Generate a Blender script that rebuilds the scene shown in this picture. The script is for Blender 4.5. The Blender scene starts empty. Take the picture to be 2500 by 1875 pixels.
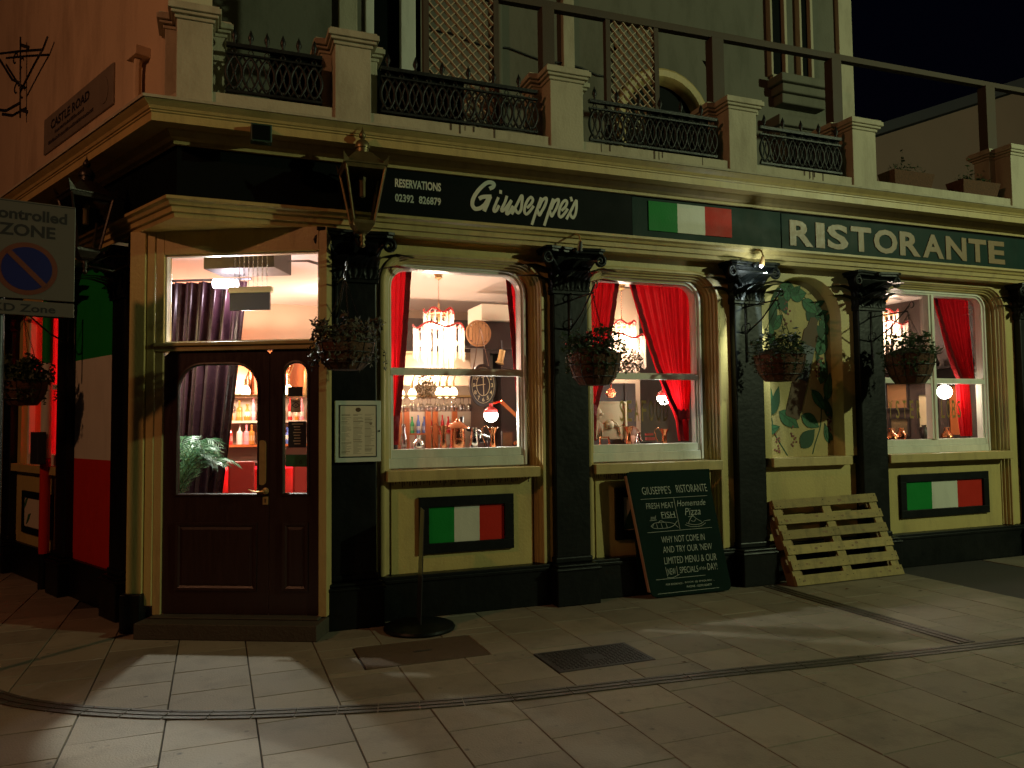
import bpy, math, random
from math import sin, cos, pi, radians, atan2, sqrt
from mathutils import Matrix, Vector
random.seed(7)
S = bpy.context.scene
COL = S.collection
# ------------------------------------------------------------------ camera
cd = bpy.data.cameras.new('camera'); cam = bpy.data.objects.new('camera', cd); COL.objects.link(cam)
PITCH, ROLL = radians(2.8806), radians(-0.6317)
fw = Vector((0, cos(PITCH), sin(PITCH))); up = Vector((0, -sin(PITCH), cos(PITCH))); rt = Vector((1, 0, 0))
X = rt*cos(ROLL) + up*sin(ROLL); U = -rt*sin(ROLL) + up*cos(ROLL)
cam.matrix_world = Matrix(((X.x, U.x, -fw.x, 0), (X.y, U.y, -fw.y, 0), (X.z, U.z, -fw.z, 1.6), (0, 0, 0, 1)))
cd.sensor_width = 36; cd.lens = 1878.6/2500*36; cd.clip_start = 0.05; cd.clip_end = 400
S.camera = cam
# ------------------------------------------------------------------ night sky
w = bpy.data.worlds.new('World'); S.world = w; w.use_nodes = True
nt = w.node_tree; bg = nt.nodes['Background']
sky = nt.nodes.new('ShaderNodeTexSky'); sky.sky_type = 'NISHITA'; sky.sun_disc = False
sky.sun_elevation = radians(-3); sky.sun_rotation = radians(200)
tn = nt.nodes.new('ShaderNodeMix'); tn.data_type = 'RGBA'; tn.blend_type = 'MULTIPLY'; tn.inputs['Factor'].default_value = 1
tn.inputs['B'].default_value = (.35, .45, 1.3, 1); nt.links.new(sky.outputs[0], tn.inputs['A']); nt.links.new(tn.outputs['Result'], bg.inputs[0]); bg.inputs[1].default_value = 0.02
# ------------------------------------------------------------------ street lamps (out of frame) as real lamps
FA_YAW, FC_YAW, FB_YAW = radians(21.08), radians(-42.6), radians(-5.0)
def frame(ox, oy, yaw): return Matrix.Translation((ox, oy, 0)) @ Matrix.Rotation(yaw, 4, 'Z')
FA = frame(-2.2742, 5.8998, FA_YAW)       # x runs along the long front, y into the building
FC = frame(1.7734, 1.9286, FC_YAW)        # side street front (x negative away from the corner)
FB = frame(-2.135, 6.053, FB_YAW)         # entrance door set across the corner
I4 = Matrix.Identity(4)
def lamp(name, F, loc, energy, color, radius=0.1, kind='POINT', spot=None, aim=None, blend=0.4):
    l = bpy.data.lights.new(name, kind); l.energy = energy; l.color = color; l.shadow_soft_size = radius
    o = bpy.data.objects.new(name, l); COL.objects.link(o); o.location = F @ Vector(loc)
    if kind == 'SPOT': l.spot_size = spot; l.spot_blend = blend
    if aim is not None:
        d = (F @ Vector(aim)) - o.location; o.rotation_euler = d.to_track_quat('-Z', 'Y').to_euler()
    return o
lamp('street_lamp_green', FA, (13.0, -9.5, 6.2), 2100, (0.84, 1.0, 0.55), 0.12)
lamp('street_lamp_orange', FA, (-6.2, -4.6, 6.6), 470, (1.0, 0.42, 0.19), 0.15)
S.view_settings.view_transform = 'Standard'; S.view_settings.look = 'None'
S.view_settings.exposure = 0; S.view_settings.gamma = 1; S.view_settings.use_curve_mapping = False
S.cycles.max_bounces = 8; S.cycles.transparent_max_bounces = 12
S.cycles.sample_clamp_indirect = 4.0; S.cycles.caustics_reflective = False; S.cycles.caustics_refractive = False

# ------------------------------------------------------------------ materials
MC = {}
def mat(name, col, rough=0.6, metal=0.0, var=0.12, scale=3.0, bump=0.15, bscale=60.0, dirt=0.0, dirtcol=None,
        stretch=(1, 1, 1), rnd=0.0, emit=None, spec=0.5, trans=0.0, coat=0.0, spots=0.0):
    m = bpy.data.materials.new(name); m.use_nodes = True; n = m.node_tree.nodes; L = m.node_tree.links
    b = n['Principled BSDF']; b.inputs['Roughness'].default_value = rough; b.inputs['Metallic'].default_value = metal
    b.inputs['Specular IOR Level'].default_value = spec
    b.inputs['Coat Weight'].default_value = coat
    tc = n.new('ShaderNodeTexCoord'); mp = n.new('ShaderNodeMapping'); mp.inputs['Scale'].default_value = stretch
    L.new(tc.outputs['Object'], mp.inputs['Vector'])
    no = n.new('ShaderNodeTexNoise'); no.inputs['Scale'].default_value = scale; no.inputs['Detail'].default_value = 6
    L.new(mp.outputs[0], no.inputs['Vector'])
    mx = n.new('ShaderNodeMix'); mx.data_type = 'RGBA'
    a = [max(0, c*(1-var)) for c in col]; c2 = [min(1, c*(1+var)) for c in col]
    mx.inputs['A'].default_value = (*a, 1); mx.inputs['B'].default_value = (*c2, 1)
    L.new(no.outputs['Fac'], mx.inputs['Factor']); out = mx.outputs['Result']
    if dirt > 0:
        n2 = n.new('ShaderNodeTexNoise'); n2.inputs['Scale'].default_value = scale*2.3; n2.inputs['Detail'].default_value = 9
        n2.inputs['Roughness'].default_value = 0.7
        m2 = n.new('ShaderNodeMapping'); m2.inputs['Scale'].default_value = (1, 1, 0.25); m2.inputs['Location'].default_value = (3, 7, 1)
        L.new(tc.outputs['Object'], m2.inputs['Vector']); L.new(m2.outputs[0], n2.inputs['Vector'])
        rp = n.new('ShaderNodeValToRGB'); rp.color_ramp.elements[0].position = 0.48; rp.color_ramp.elements[1].position = 0.72
        L.new(n2.outputs['Fac'], rp.inputs[0])
        mu = n.new('ShaderNodeMath'); mu.operation = 'MULTIPLY'; mu.inputs[1].default_value = dirt; L.new(rp.outputs[0], mu.inputs[0])
        mx2 = n.new('ShaderNodeMix'); mx2.data_type = 'RGBA'
        mx2.inputs['B'].default_value = (*(dirtcol or [c*0.35 for c in col]), 1)
        L.new(out, mx2.inputs['A']); L.new(mu.outputs[0], mx2.inputs['Factor']); out = mx2.outputs['Result']
    if spots > 0:
        vo = n.new('ShaderNodeTexVoronoi'); vo.inputs['Scale'].default_value = 5.5; L.new(tc.outputs['Object'], vo.inputs['Vector'])
        vn = n.new('ShaderNodeTexNoise'); vn.inputs['Scale'].default_value = 3; L.new(tc.outputs['Object'], vn.inputs['Vector'])
        sr = n.new('ShaderNodeMapRange'); sr.inputs['From Min'].default_value = .04; sr.inputs['From Max'].default_value = .10; sr.inputs['To Min'].default_value = spots; sr.inputs['To Max'].default_value = 0
        L.new(vo.outputs['Distance'], sr.inputs['Value'])
        sm = n.new('ShaderNodeMath'); sm.operation = 'MULTIPLY'; L.new(sr.outputs[0], sm.inputs[0]); L.new(vn.outputs['Fac'], sm.inputs[1])
        mx3 = n.new('ShaderNodeMix'); mx3.data_type = 'RGBA'; mx3.inputs['B'].default_value = (*[c*.3 for c in col], 1)
        L.new(out, mx3.inputs['A']); L.new(sm.outputs[0], mx3.inputs['Factor']); out = mx3.outputs['Result']
    if rnd > 0:
        oi = n.new('ShaderNodeObjectInfo'); mr = n.new('ShaderNodeMapRange')
        mr.inputs['To Min'].default_value = 1-rnd; mr.inputs['To Max'].default_value = 1+rnd
        L.new(oi.outputs['Random'], mr.inputs['Value'])
        hs = n.new('ShaderNodeHueSaturation'); L.new(mr.outputs[0], hs.inputs['Value']); L.new(out, hs.inputs['Color']); out = hs.outputs[0]
    L.new(out, b.inputs['Base Color'])
    if bump > 0:
        nb = n.new('ShaderNodeTexNoise'); nb.inputs['Scale'].default_value = bscale; nb.inputs['Detail'].default_value = 5
        L.new(mp.outputs[0], nb.inputs['Vector'])
        bp = n.new('ShaderNodeBump'); bp.inputs['Strength'].default_value = bump; bp.inputs['Distance'].default_value = 0.01
        L.new(nb.outputs['Fac'], bp.inputs['Height']); L.new(bp.outputs[0], b.inputs['Normal'])
        rr = n.new('ShaderNodeMapRange'); rr.inputs['To Min'].default_value = max(0.02, rough-0.12); rr.inputs['To Max'].default_value = min(1, rough+0.12)
        L.new(no.outputs['Fac'], rr.inputs['Value']); L.new(rr.outputs[0], b.inputs['Roughness'])
    if emit: b.inputs['Emission Color'].default_value = (*emit[0], 1); b.inputs['Emission Strength'].default_value = emit[1]
    if trans: b.inputs['Transmission Weight'].default_value = trans
    MC[name] = m; return m
CREAM = mat('cream_yellow_paint', (0.52, 0.41, 0.145), 0.5, var=0.10, scale=2.5, bump=0.25, bscale=45, dirt=0.35, dirtcol=(0.2, 0.13, 0.06))
CREAMT = mat('cream_trim_paint', (0.50, 0.38, 0.15), 0.45, var=0.10, scale=4, bump=0.2, bscale=70, dirt=0.4, dirtcol=(0.17, 0.11, 0.05))
PINKW = mat('weathered_white_masonry', (0.47, 0.42, 0.30), 0.75, var=0.12, scale=2, bump=0.4, bscale=40, dirt=0.5, dirtcol=(0.18, 0.14, 0.09))
RENDERW = mat('side_wall_render', (0.60, 0.46, 0.30), 0.85, var=0.15, scale=1.2, bump=0.4, bscale=30, dirt=0.4, dirtcol=(0.15, 0.10, 0.06))
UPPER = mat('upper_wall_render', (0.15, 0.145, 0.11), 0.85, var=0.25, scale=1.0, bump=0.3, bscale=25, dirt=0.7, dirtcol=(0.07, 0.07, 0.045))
BLACKP = mat('glossy_black_paint', (0.0030, 0.004, 0.0038), 0.42, var=0.3, scale=6, bump=0.25, bscale=22, dirt=0.25, dirtcol=(0.02, 0.022, 0.02), spec=0.25)
BLACKB = mat('black_sign_board', (0.002, 0.004, 0.0035), 0.6, var=0.3, scale=4, bump=0.1, spec=0.1)
GREENB = mat('dark_green_sign_board', (0.006, 0.028, 0.021), 0.5, var=0.35, scale=5, bump=0.1, dirt=0.3, dirtcol=(0.03, 0.04, 0.03), spec=0.1)
IRON = mat('black_cast_iron', (0.016, 0.016, 0.015), 0.45, metal=0.3, var=0.3, scale=12, bump=0.3, bscale=80)
WHITEF = mat('white_window_paint', (0.78, 0.75, 0.66), 0.35, var=0.06, scale=5, bump=0.15, bscale=60, dirt=0.25, dirtcol=(0.25, 0.2, 0.14))
WHITEP = mat('flag_white_paint', (0.62, 0.62, 0.52), 0.5, var=0.06, dirt=0.2)
GREENP = mat('flag_green_paint', (0.01, 0.22, 0.035), 0.5, var=0.1, dirt=0.15, spec=0.12, scale=6)
REDP = mat('flag_red_paint', (0.50, 0.025, 0.015), 0.5, var=0.1, dirt=0.15, spec=0.12, scale=6)
LETW = mat('off_white_lettering', (0.60, 0.60, 0.50), 0.5, var=0.05, bump=0)
LETG = mat('gold_lettering', (0.22, 0.13, 0.045), 0.45, metal=0.0, var=0.15, scale=20, bump=0.2, bscale=50)
DOORW = mat('dark_brown_door_wood', (0.030, 0.012, 0.009), 0.35, var=0.35, scale=6, stretch=(6, 6, 0.6), bump=0.15, bscale=40)
BRASS = mat('aged_brass', (0.50, 0.33, 0.13), 0.35, metal=0.35, var=0.25, scale=20, bump=0.15)
LANTM = mat('lantern_metal', (0.17, 0.13, 0.055), 0.4, metal=0.6, var=0.35, scale=15, bump=0.2)
LANTD = mat('lantern_black_metal', (0.03, 0.024, 0.018), 0.4, metal=0.5, var=0.3, scale=15, bump=0.2)
SLAB = mat('pale_sandstone_slab', (0.245, 0.207, 0.152), 0.66, var=0.24, scale=1.6, bump=0.35, bscale=90, dirt=0.55, dirtcol=(0.11, 0.088, 0.062), rnd=0.15, spots=1.5)
GROUT = mat('dark_joint_sand', (0.035, 0.030, 0.022), 0.95, var=0.3, scale=20, bump=0.5)
GROUND = mat('side_street_asphalt', (0.05, 0.045, 0.04), 0.85, var=0.3, scale=20, bump=0.5, bscale=150)
DRAIN = mat('drain_channel_steel', (0.085, 0.072, 0.055), 0.5, metal=0.3, var=0.4, scale=15, bump=0.5, bscale=60, dirt=0.4)
COVERB = mat('rusty_brown_cover', (0.10, 0.062, 0.036), 0.8, var=0.3, scale=14, bump=0.5, bscale=140, dirt=0.3)
COVERM = mat('dark_cast_cover', (0.05, 0.044, 0.040), 0.5, metal=0.4, var=0.3, scale=16, bump=0.3)
STONE = mat('worn_step_stone', (0.06, 0.048, 0.032), 0.7, var=0.25, scale=9, bump=0.5, bscale=60, dirt=0.4)
CHALKB = mat('green_chalkboard', (0.0035, 0.0145, 0.0105), 0.7, var=0.45, scale=3, bump=0.1, dirt=0.3, dirtcol=(0.012, 0.03, 0.023), spec=0.08)
CHALK = mat('chalk_writing', (0.40, 0.43, 0.37), 0.9, var=0.65, scale=120, bump=0)
BOARDE = mat('pink_board_edge', (0.50, 0.30, 0.22), 0.6, var=0.15)
PALW = mat('pale_pallet_wood', (0.36, 0.27, 0.10), 0.75, var=0.3, scale=5, stretch=(1, 6, 6), bump=0.5, bscale=50, dirt=0.7, dirtcol=(0.11, 0.09, 0.04), rnd=0.2, spots=0.9)
PALD = mat('darker_pallet_wood', (0.24, 0.15, 0.07), 0.8, var=0.3, scale=5, bump=0.5, bscale=50, dirt=0.3)
RUSTY = mat('brown_post_paint', (0.07, 0.046, 0.028), 0.7, var=0.3, scale=5, bump=0.3)
LATT = mat('weathered_lattice_wood', (0.50, 0.42, 0.30), 0.8, var=0.2, scale=8, bump=0.3)
COIR = mat('coir_basket_liner', (0.10, 0.045, 0.022), 0.95, var=0.5, scale=40, bump=1.0, bscale=60)
SOIL = mat('dry_moss', (0.045, 0.05, 0.02), 0.95, var=0.5, scale=30, bump=1.0)
LEAF = mat('basket_foliage', (0.03, 0.06, 0.018), 0.5, var=0.4, scale=9, bump=0, rnd=0.2)
LEAFD = mat('dry_basket_foliage', (0.06, 0.046, 0.025), 0.7, var=0.4, scale=9, bump=0)
FLOWR = mat('red_flowers', (0.45, 0.06, 0.05), 0.6, var=0.2, bump=0)
PALM = mat('palm_leaf', (0.06, 0.14, 0.07), 0.4, var=0.25, bump=0)
MURBG = mat('shaded_mural_plaster', (0.40, 0.32, 0.12), 0.7, var=0.25, scale=3, bump=0.3, dirt=0.7, dirtcol=(0.20, 0.13, 0.05))  # plaster with the niche's brown shading put into its colour and mottling
MURG = mat('mural_green', (0.03, 0.13, 0.05), 0.7, var=0.45, scale=14, bump=0.1, dirt=0.5, dirtcol=(0.01, 0.045, 0.018))
MURD = mat('mural_dark_green', (0.012, 0.055, 0.02), 0.7, var=0.3, bump=0)
MURB = mat('mural_brown', (0.09, 0.05, 0.022), 0.7, var=0.3, scale=8, bump=0.1)
MURR = mat('mural_berries', (0.16, 0.045, 0.03), 0.7, var=0.3, bump=0)
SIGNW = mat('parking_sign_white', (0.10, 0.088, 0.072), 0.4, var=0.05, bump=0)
SIGNK = mat('sign_black_print', (0.012, 0.010, 0.010), 0.5, bump=0)
SIGNB = mat('sign_blue', (0.008, 0.010, 0.09), 0.4, bump=0)
SIGNR = mat('sign_red', (0.12, 0.035, 0.02), 0.4, bump=0)
SLATE = mat('street_plate_enamel', (0.20, 0.165, 0.12), 0.6, var=0.2, scale=4, bump=0.2, dirt=0.3)
PAPER = mat('menu_paper', (0.62, 0.56, 0.42), 0.7, var=0.04, bump=0)
MENUW = mat('menu_case_white', (0.60, 0.64, 0.55), 0.35, var=0.04, bump=0)
INK = mat('menu_ink', (0.22, 0.18, 0.13), 0.8, bump=0)
FLOODM = mat('floodlight_green_metal', (0.02, 0.05, 0.03), 0.5, bump=0.1)
ROOFD = mat('dark_roof_slate', (0.03, 0.025, 0.03), 0.8, bump=0.3)
NEIGH = mat('neighbour_brown_render', (0.17, 0.10, 0.075), 0.85, var=0.15, scale=1, bump=0.3)
# interior
CEIL = mat('ceiling_cream', (0.62, 0.53, 0.46), 0.8, var=0.05, scale=1.5, bump=0.1)
INW = mat('interior_brown_wall', (0.055, 0.035, 0.026), 0.6, var=0.25, scale=3, bump=0.2)
INCREAM = mat('interior_cream_wall', (0.50, 0.39, 0.28), 0.6, var=0.08, bump=0.05)
INDARK = mat('interior_dark_joinery', (0.035, 0.025, 0.022), 0.4, var=0.3, bump=0.1)
INFLOOR = mat('interior_floor_boards', (0.12, 0.06, 0.035), 0.35, var=0.3, stretch=(1, 8, 1), bump=0.1)
CURT = mat('red_velvet_curtain', (0.66, 0.012, 0.020), 0.75, var=0.15, scale=8, bump=0.2, bscale=120)
CURTB = mat('dark_red_curtain_braid', (0.30, 0.006, 0.012), 0.8, var=0.7, scale=60, bump=1.0, bscale=120)
CURTM = mat('mauve_satin_curtain', (0.020, 0.008, 0.011), 0.28, var=0.2, scale=5, bump=0.05, spec=0.3)
ORWOOD = mat('orange_cabinet_wood', (0.42, 0.11, 0.03), 0.35, var=0.25, stretch=(6, 6, 0.7), bump=0.05)
COPPER = mat('polished_copper', (0.70, 0.28, 0.13), 0.22, metal=1.0, var=0.15, scale=15, bump=0.1)
SILVER = mat('polished_silver', (0.75, 0.72, 0.68), 0.15, metal=1.0, var=0.1, bump=0.1, bscale=15)
REDLEA_GLOW = mat('red_leather_and_bar_glow', (0.52, 0.05, 0.04), 0.45, var=0.1, bump=0.1)
REDGL = mat('red_frosted_glass_rim', (0.75, 0.06, 0.06), 0.25, var=0.1, bump=0)
PLASW = mat('white_plastic', (0.75, 0.70, 0.55), 0.4, var=0.03, bump=0)
DGREY = mat('dark_grey_metal', (0.05, 0.055, 0.065), 0.35, metal=0.4, var=0.1, bump=0.05)
RELIEF = mat('cream_plaster_relief', (0.62, 0.50, 0.29), 0.5, var=0.08, bump=0.1)
BROWNP = mat('brown_cord', (0.16, 0.075, 0.035), 0.7, bump=0)
BARREL = mat('barrel_wood', (0.30, 0.15, 0.06), 0.6, var=0.3, stretch=(8, 1, 1), bump=0.2)
DRIEDF = mat('dried_flowers', (0.16, 0.11, 0.05), 0.8, var=0.5, scale=20, bump=0)
SKIN = mat('person_skin', (0.50, 0.24, 0.16), 0.55, var=0.06, bump=0.03)
HAIR = mat('person_hair', (0.13, 0.05, 0.025), 0.6, var=0.3, bump=0.3)
CLOTH = mat('person_navy_top', (0.03, 0.03, 0.055), 0.8, bump=0.2)
GOLDT = mat('gold_window_lettering', (0.34, 0.22, 0.06), 0.4, metal=0.3, var=0.1, bump=0)
def emis(name, col, st):
    m = bpy.data.materials.new(name); m.use_nodes = True; b = m.node_tree.nodes['Principled BSDF']
    b.inputs['Base Color'].default_value = (*[min(1, c) for c in col], 1)
    b.inputs['Emission Color'].default_value = (*col, 1); b.inputs['Emission Strength'].default_value = st; return m
BULBW = emis('warm_bulb_glow', (1.0, 0.70, 0.38), 10)
BULBC = emis('white_globe_glow', (1.0, 0.95, 0.80), 22)
LEDP = emis('cool_led_glow', (1.0, 0.86, 0.98), 10)
LEDR = emis('red_led_strip', (1.0, 0.03, 0.05), 1.6)
LEDB = emis('blue_screen_glow', (0.35, 0.65, 1.0), 4)
def glassmat(name, tint=(1, 1, 1), refl=0.12):
    m = bpy.data.materials.new(name); m.use_nodes = True; n = m.node_tree.nodes; L = m.node_tree.links
    n.remove(n['Principled BSDF']); o = n['Material Output']
    t = n.new('ShaderNodeBsdfTransparent'); t.inputs[0].default_value = (*tint, 1)
    g = n.new('ShaderNodeBsdfGlossy'); g.inputs['Roughness'].default_value = 0.02
    f = n.new('ShaderNodeLayerWeight'); f.inputs['Blend'].default_value = 0.25
    mu = n.new('ShaderNodeMath'); mu.operation = 'MULTIPLY_ADD'; mu.inputs[1].default_value = 0.6; mu.inputs[2].default_value = refl*0.3
    L.new(f.outputs['Fresnel'], mu.inputs[0])
    mx = n.new('ShaderNodeMixShader'); L.new(mu.outputs[0], mx.inputs[0]); L.new(t.outputs[0], mx.inputs[1]); L.new(g.outputs[0], mx.inputs[2])
    L.new(mx.outputs[0], o.inputs['Surface']); return m
PANE = glassmat('window_glass', (0.97, 0.97, 0.95))
CRYST = glassmat('drinking_glass', (0.85, 0.85, 0.85), 1.0)
LANTG = glassmat('dusty_lantern_glass', (0.45, 0.42, 0.33))
def tubeglass():
    m = bpy.data.materials.new('lit_glass_tube'); m.use_nodes = True; n = m.node_tree.nodes; L = m.node_tree.links
    b = n['Principled BSDF']; b.inputs['Base Color'].default_value = (0.95, 0.85, 0.75, 1); b.inputs['Roughness'].default_value = 0.1
    tr = n.new('ShaderNodeBsdfTranslucent'); tr.inputs[0].default_value = (1, 0.86, 0.72, 1)
    tp = n.new('ShaderNodeBsdfTransparent')
    m1 = n.new('ShaderNodeMixShader'); m1.inputs[0].default_value = 0.80; L.new(tr.outputs[0], m1.inputs[1]); L.new(tp.outputs[0], m1.inputs[2])
    m2 = n.new('ShaderNodeMixShader'); m2.inputs[0].default_value = 0.12; L.new(m1.outputs[0], m2.inputs[1]); L.new(b.outputs[0], m2.inputs[2])
    L.new(m2.outputs[0], n['Material Output'].inputs['Surface']); return m
TUBEG = tubeglass()
# curtains let light through
def translucent(m, fac=0.45):
    n = m.node_tree.nodes; L = m.node_tree.links; b = n['Principled BSDF']
    t = n.new('ShaderNodeBsdfTranslucent'); mx = n.new('ShaderNodeMixShader'); mx.inputs[0].default_value = fac
    L.new(b.inputs['Base Color'].links[0].from_socket, t.inputs[0])
    L.new(b.outputs[0], mx.inputs[1]); L.new(t.outputs[0], mx.inputs[2]); L.new(mx.outputs[0], n['Material Output'].inputs['Surface'])
translucent(CURT, 0.5); translucent(CURTM, 0.15); translucent(LEAF, 0.3); translucent(PALM, 0.3)
# manhole tread pattern: fine raised lozenges as relief
# ------------------------------------------------------------------ mesh helpers
class G:
    def __init__(s): s.v = []; s.f = []
    def add(s, vs, fs):
        b = len(s.v); s.v += [tuple(q) for q in vs]; s.f += [tuple(b+i for i in f) for f in fs]; return s
    def box(s, x0, x1, y0, y1, z0, z1):
        return s.add([(x0,y0,z0),(x1,y0,z0),(x1,y1,z0),(x0,y1,z0),(x0,y0,z1),(x1,y0,z1),(x1,y1,z1),(x0,y1,z1)],
                     [(0,3,2,1),(4,5,6,7),(0,1,5,4),(1,2,6,5),(2,3,7,6),(3,0,4,7)])
    def hexa(s, p):  # 8 points as in box
        return s.add(p, [(0,3,2,1),(4,5,6,7),(0,1,5,4),(1,2,6,5),(2,3,7,6),(3,0,4,7)])
    def bar(s, a, b, w, h, upv=(0,0,1)):
        a, b = Vector(a), Vector(b); d = (b-a).normalized(); u = Vector(upv); r = d.cross(u)
        if r.length < 1e-4: r = d.cross(Vector((0,1,0)))
        r.normalize(); u = r.cross(d).normalized()
        r *= w/2; u *= h/2
        return s.hexa([a-r-u, a+r-u, b+r-u, b-r-u, a-r+u, a+r+u, b+r+u, b-r+u])
    def tube(s, path, r, n=8, cap=True):
        P = [Vector(p) for p in path]; R = r if isinstance(r, (list, tuple)) else [r]*len(P)
        b = len(s.v); prev = None
        for i, p in enumerate(P):
            d = (P[min(i+1, len(P)-1)] - P[max(i-1, 0)])
            d = d.normalized() if d.length > 1e-9 else Vector((0, 0, 1))
            if prev is None:
                a = d.orthogonal().normalized()
            else:
                a = prev - d*prev.dot(d); a = a.normalized() if a.length > 1e-6 else d.orthogonal().normalized()
            prev = a; c = d.cross(a)
            for k in range(n):
                t = 2*pi*k/n; s.v.append(tuple(p + (a*cos(t) + c*sin(t))*R[i]))
        for i in range(len(P)-1):
            for k in range(n):
                s.f.append((b+i*n+k, b+i*n+(k+1) % n, b+(i+1)*n+(k+1) % n, b+(i+1)*n+k))
        if cap:
            s.f.append(tuple(b+k for k in reversed(range(n)))); s.f.append(tuple(b+(len(P)-1)*n+k for k in range(n)))
        return s
    def lathe(s, prof, c=(0,0,0), n=16, sx=1, sy=1):
        b = len(s.v)
        for r, z in prof:
            for k in range(n):
                t = 2*pi*(k+0.5)/n; s.v.append((c[0]+r*cos(t)*sx, c[1]+r*sin(t)*sy, c[2]+z))
        for i in range(len(prof)-1):
            for k in range(n):
                s.f.append((b+i*n+k, b+i*n+(k+1) % n, b+(i+1)*n+(k+1) % n, b+(i+1)*n+k))
        s.f.append(tuple(b+k for k in reversed(range(n)))); s.f.append(tuple(b+(len(prof)-1)*n+k for k in range(n)))
        return s
    def sphere(s, c, r, n=12, m=8, sc=(1,1,1)):
        pr = [(max(1e-4, r*sin(pi*i/m)), -r*cos(pi*i/m)) for i in range(m+1)]
        b = len(s.v); s.lathe(pr, (0,0,0), n)
        for i in range(b, len(s.v)):
            v = s.v[i]; s.v[i] = (c[0]+v[0]*sc[0], c[1]+v[1]*sc[1], c[2]+v[2]*sc[2])
        return s
    def prism(s, poly, y0, y1):  # polygon in x,z extruded along y
        n = len(poly); b = len(s.v)
        s.v += [(x, y0, z) for x, z in poly] + [(x, y1, z) for x, z in poly]
        s.f.append(tuple(b+i for i in range(n))); s.f.append(tuple(b+n+i for i in reversed(range(n))))
        for i in range(n): s.f.append((b+i, b+n+i, b+n+(i+1) % n, b+(i+1) % n))
        return s
    def flatprism(s, poly, z0, z1):
        n = len(poly); b = len(s.v)
        s.v += [(x, y, z0) for x, y in poly] + [(x, y, z1) for x, y in poly]
        s.f.append(tuple(b+i for i in reversed(range(n)))); s.f.append(tuple(b+n+i for i in range(n)))
        for i in range(n): s.f.append((b+i, b+(i+1) % n, b+n+(i+1) % n, b+n+i))
        return s
    def grid(s, fn, nu, nv):
        b = len(s.v)
        for j in range(nv+1):
            for i in range(nu+1): s.v.append(tuple(fn(i/nu, j/nv)))
        for j in range(nv):
            for i in range(nu):
                a = b+j*(nu+1)+i; s.f.append((a, a+1, a+nu+2, a+nu+1))
        return s
    def mesh(s, name):
        m = bpy.data.meshes.new(name); m.from_pydata(s.v, [], s.f); m.update(); return m
def link(o, parent=None, M=None):
    COL.objects.link(o)
    if parent is not None: o.parent = parent
    if M is not None: o.matrix_basis = M
    return o
def obj(name, g, m, parent=None, M=None, smooth=False, bevel=0.0, label=None, kind=None):
    me = g.mesh(name) if isinstance(g, G) else g
    if m is not None and not me.materials: me.materials.append(m)
    if smooth: me.polygons.foreach_set('use_smooth', [True]*len(me.polygons))
    if smooth and smooth != 'all':
        try: me.set_sharp_from_angle(angle=radians(40))
        except Exception: pass
    o = bpy.data.objects.new(name, me); link(o, parent, M)
    if bevel:
        b = o.modifiers.new('bevel', 'BEVEL'); b.width = bevel; b.segments = 2; b.limit_method = 'ANGLE'
    if label: o['label'] = label
    if kind: o['kind'] = kind
    return o
def tag(o, label, cat, group=None):
    o['label'] = label; o['category'] = cat
    if group: o['group'] = group
    return o
def thing(name, label, cat, F=I4, loc=(0, 0, 0), rz=0.0, group=None):
    o = bpy.data.objects.new(name, None); COL.objects.link(o); o.empty_display_size = 0.1
    o.matrix_world = F @ Matrix.Translation(loc) @ Matrix.Rotation(rz, 4, 'Z')
    return tag(o, label, cat, group)
def struct(name, g, m, M=None, **k):
    o = obj(name, g, m, None, M, **k); o['kind'] = 'structure'; return o
def copy_tree(root, M, label=None):
    r = root.copy(); COL.objects.link(r); r.matrix_world = M
    if label: r['label'] = label
    for ch in list(root.children):
        c = ch.copy(); COL.objects.link(c); c.parent = r; c.matrix_basis = ch.matrix_basis
        for gch in list(ch.children):
            d = gch.copy(); COL.objects.link(d); d.parent = c; d.matrix_basis = gch.matrix_basis
    return r
def T(x, y, z): return Matrix.Translation((x, y, z))
def text_mesh(body, size, extr=0.0, off=0.0, shear=0.0, sx=1.0, align='LEFT', sp=1.0):
    cu = bpy.data.curves.new('lettering', 'FONT'); cu.body = body; cu.size = size; cu.extrude = extr; cu.offset = off
    cu.shear = shear; cu.align_x = align; cu.resolution_u = 3; cu.space_character = sp
    o = bpy.data.objects.new('tmp', cu); COL.objects.link(o)
    dg = bpy.context.evaluated_depsgraph_get(); dg.update()
    me = bpy.data.meshes.new_from_object(o.evaluated_get(dg)); bpy.data.objects.remove(o)
    me.transform(Matrix.Diagonal((sx, 1, 1, 1)))
    me.transform(Matrix.Rotation(pi/2, 4, 'X'))   # stand it up: x right, z up, faces -y
    me.materials.clear(); return me
def text(name, body, x, y, z, size, m, parent, M=I4, fit=None, **k):
    me = text_mesh(body, size, **k)
    if fit:   # fit to (width, height)
        xs = [v.co.x for v in me.vertices]; zs = [v.co.z for v in me.vertices]
        w_, h_ = max(xs)-min(xs), max(zs)-min(zs)
        me.transform(Matrix.Translation((-min(xs), 0, -min(zs)))); me.transform(Matrix.Diagonal((fit[0]/w_, 1, fit[1]/h_, 1)))
    o = obj(name, me, m, parent, M @ T(x, y, z)); return o
def smooth_line(pts, n=5):
    P = [Vector((a, b)) for a, b in pts]; out = []
    for i in range(len(P)-1):
        p0 = P[max(i-1, 0)]; p1 = P[i]; p2 = P[i+1]; p3 = P[min(i+2, len(P)-1)]
        for k in range(n):
            t = k/n
            out.append(0.5*((2*p1) + (p2-p0)*t + (2*p0-5*p1+4*p2-p3)*t*t + (3*p1-p0-3*p2+p3)*t**3))
    out.append(P[-1]); return out
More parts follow.
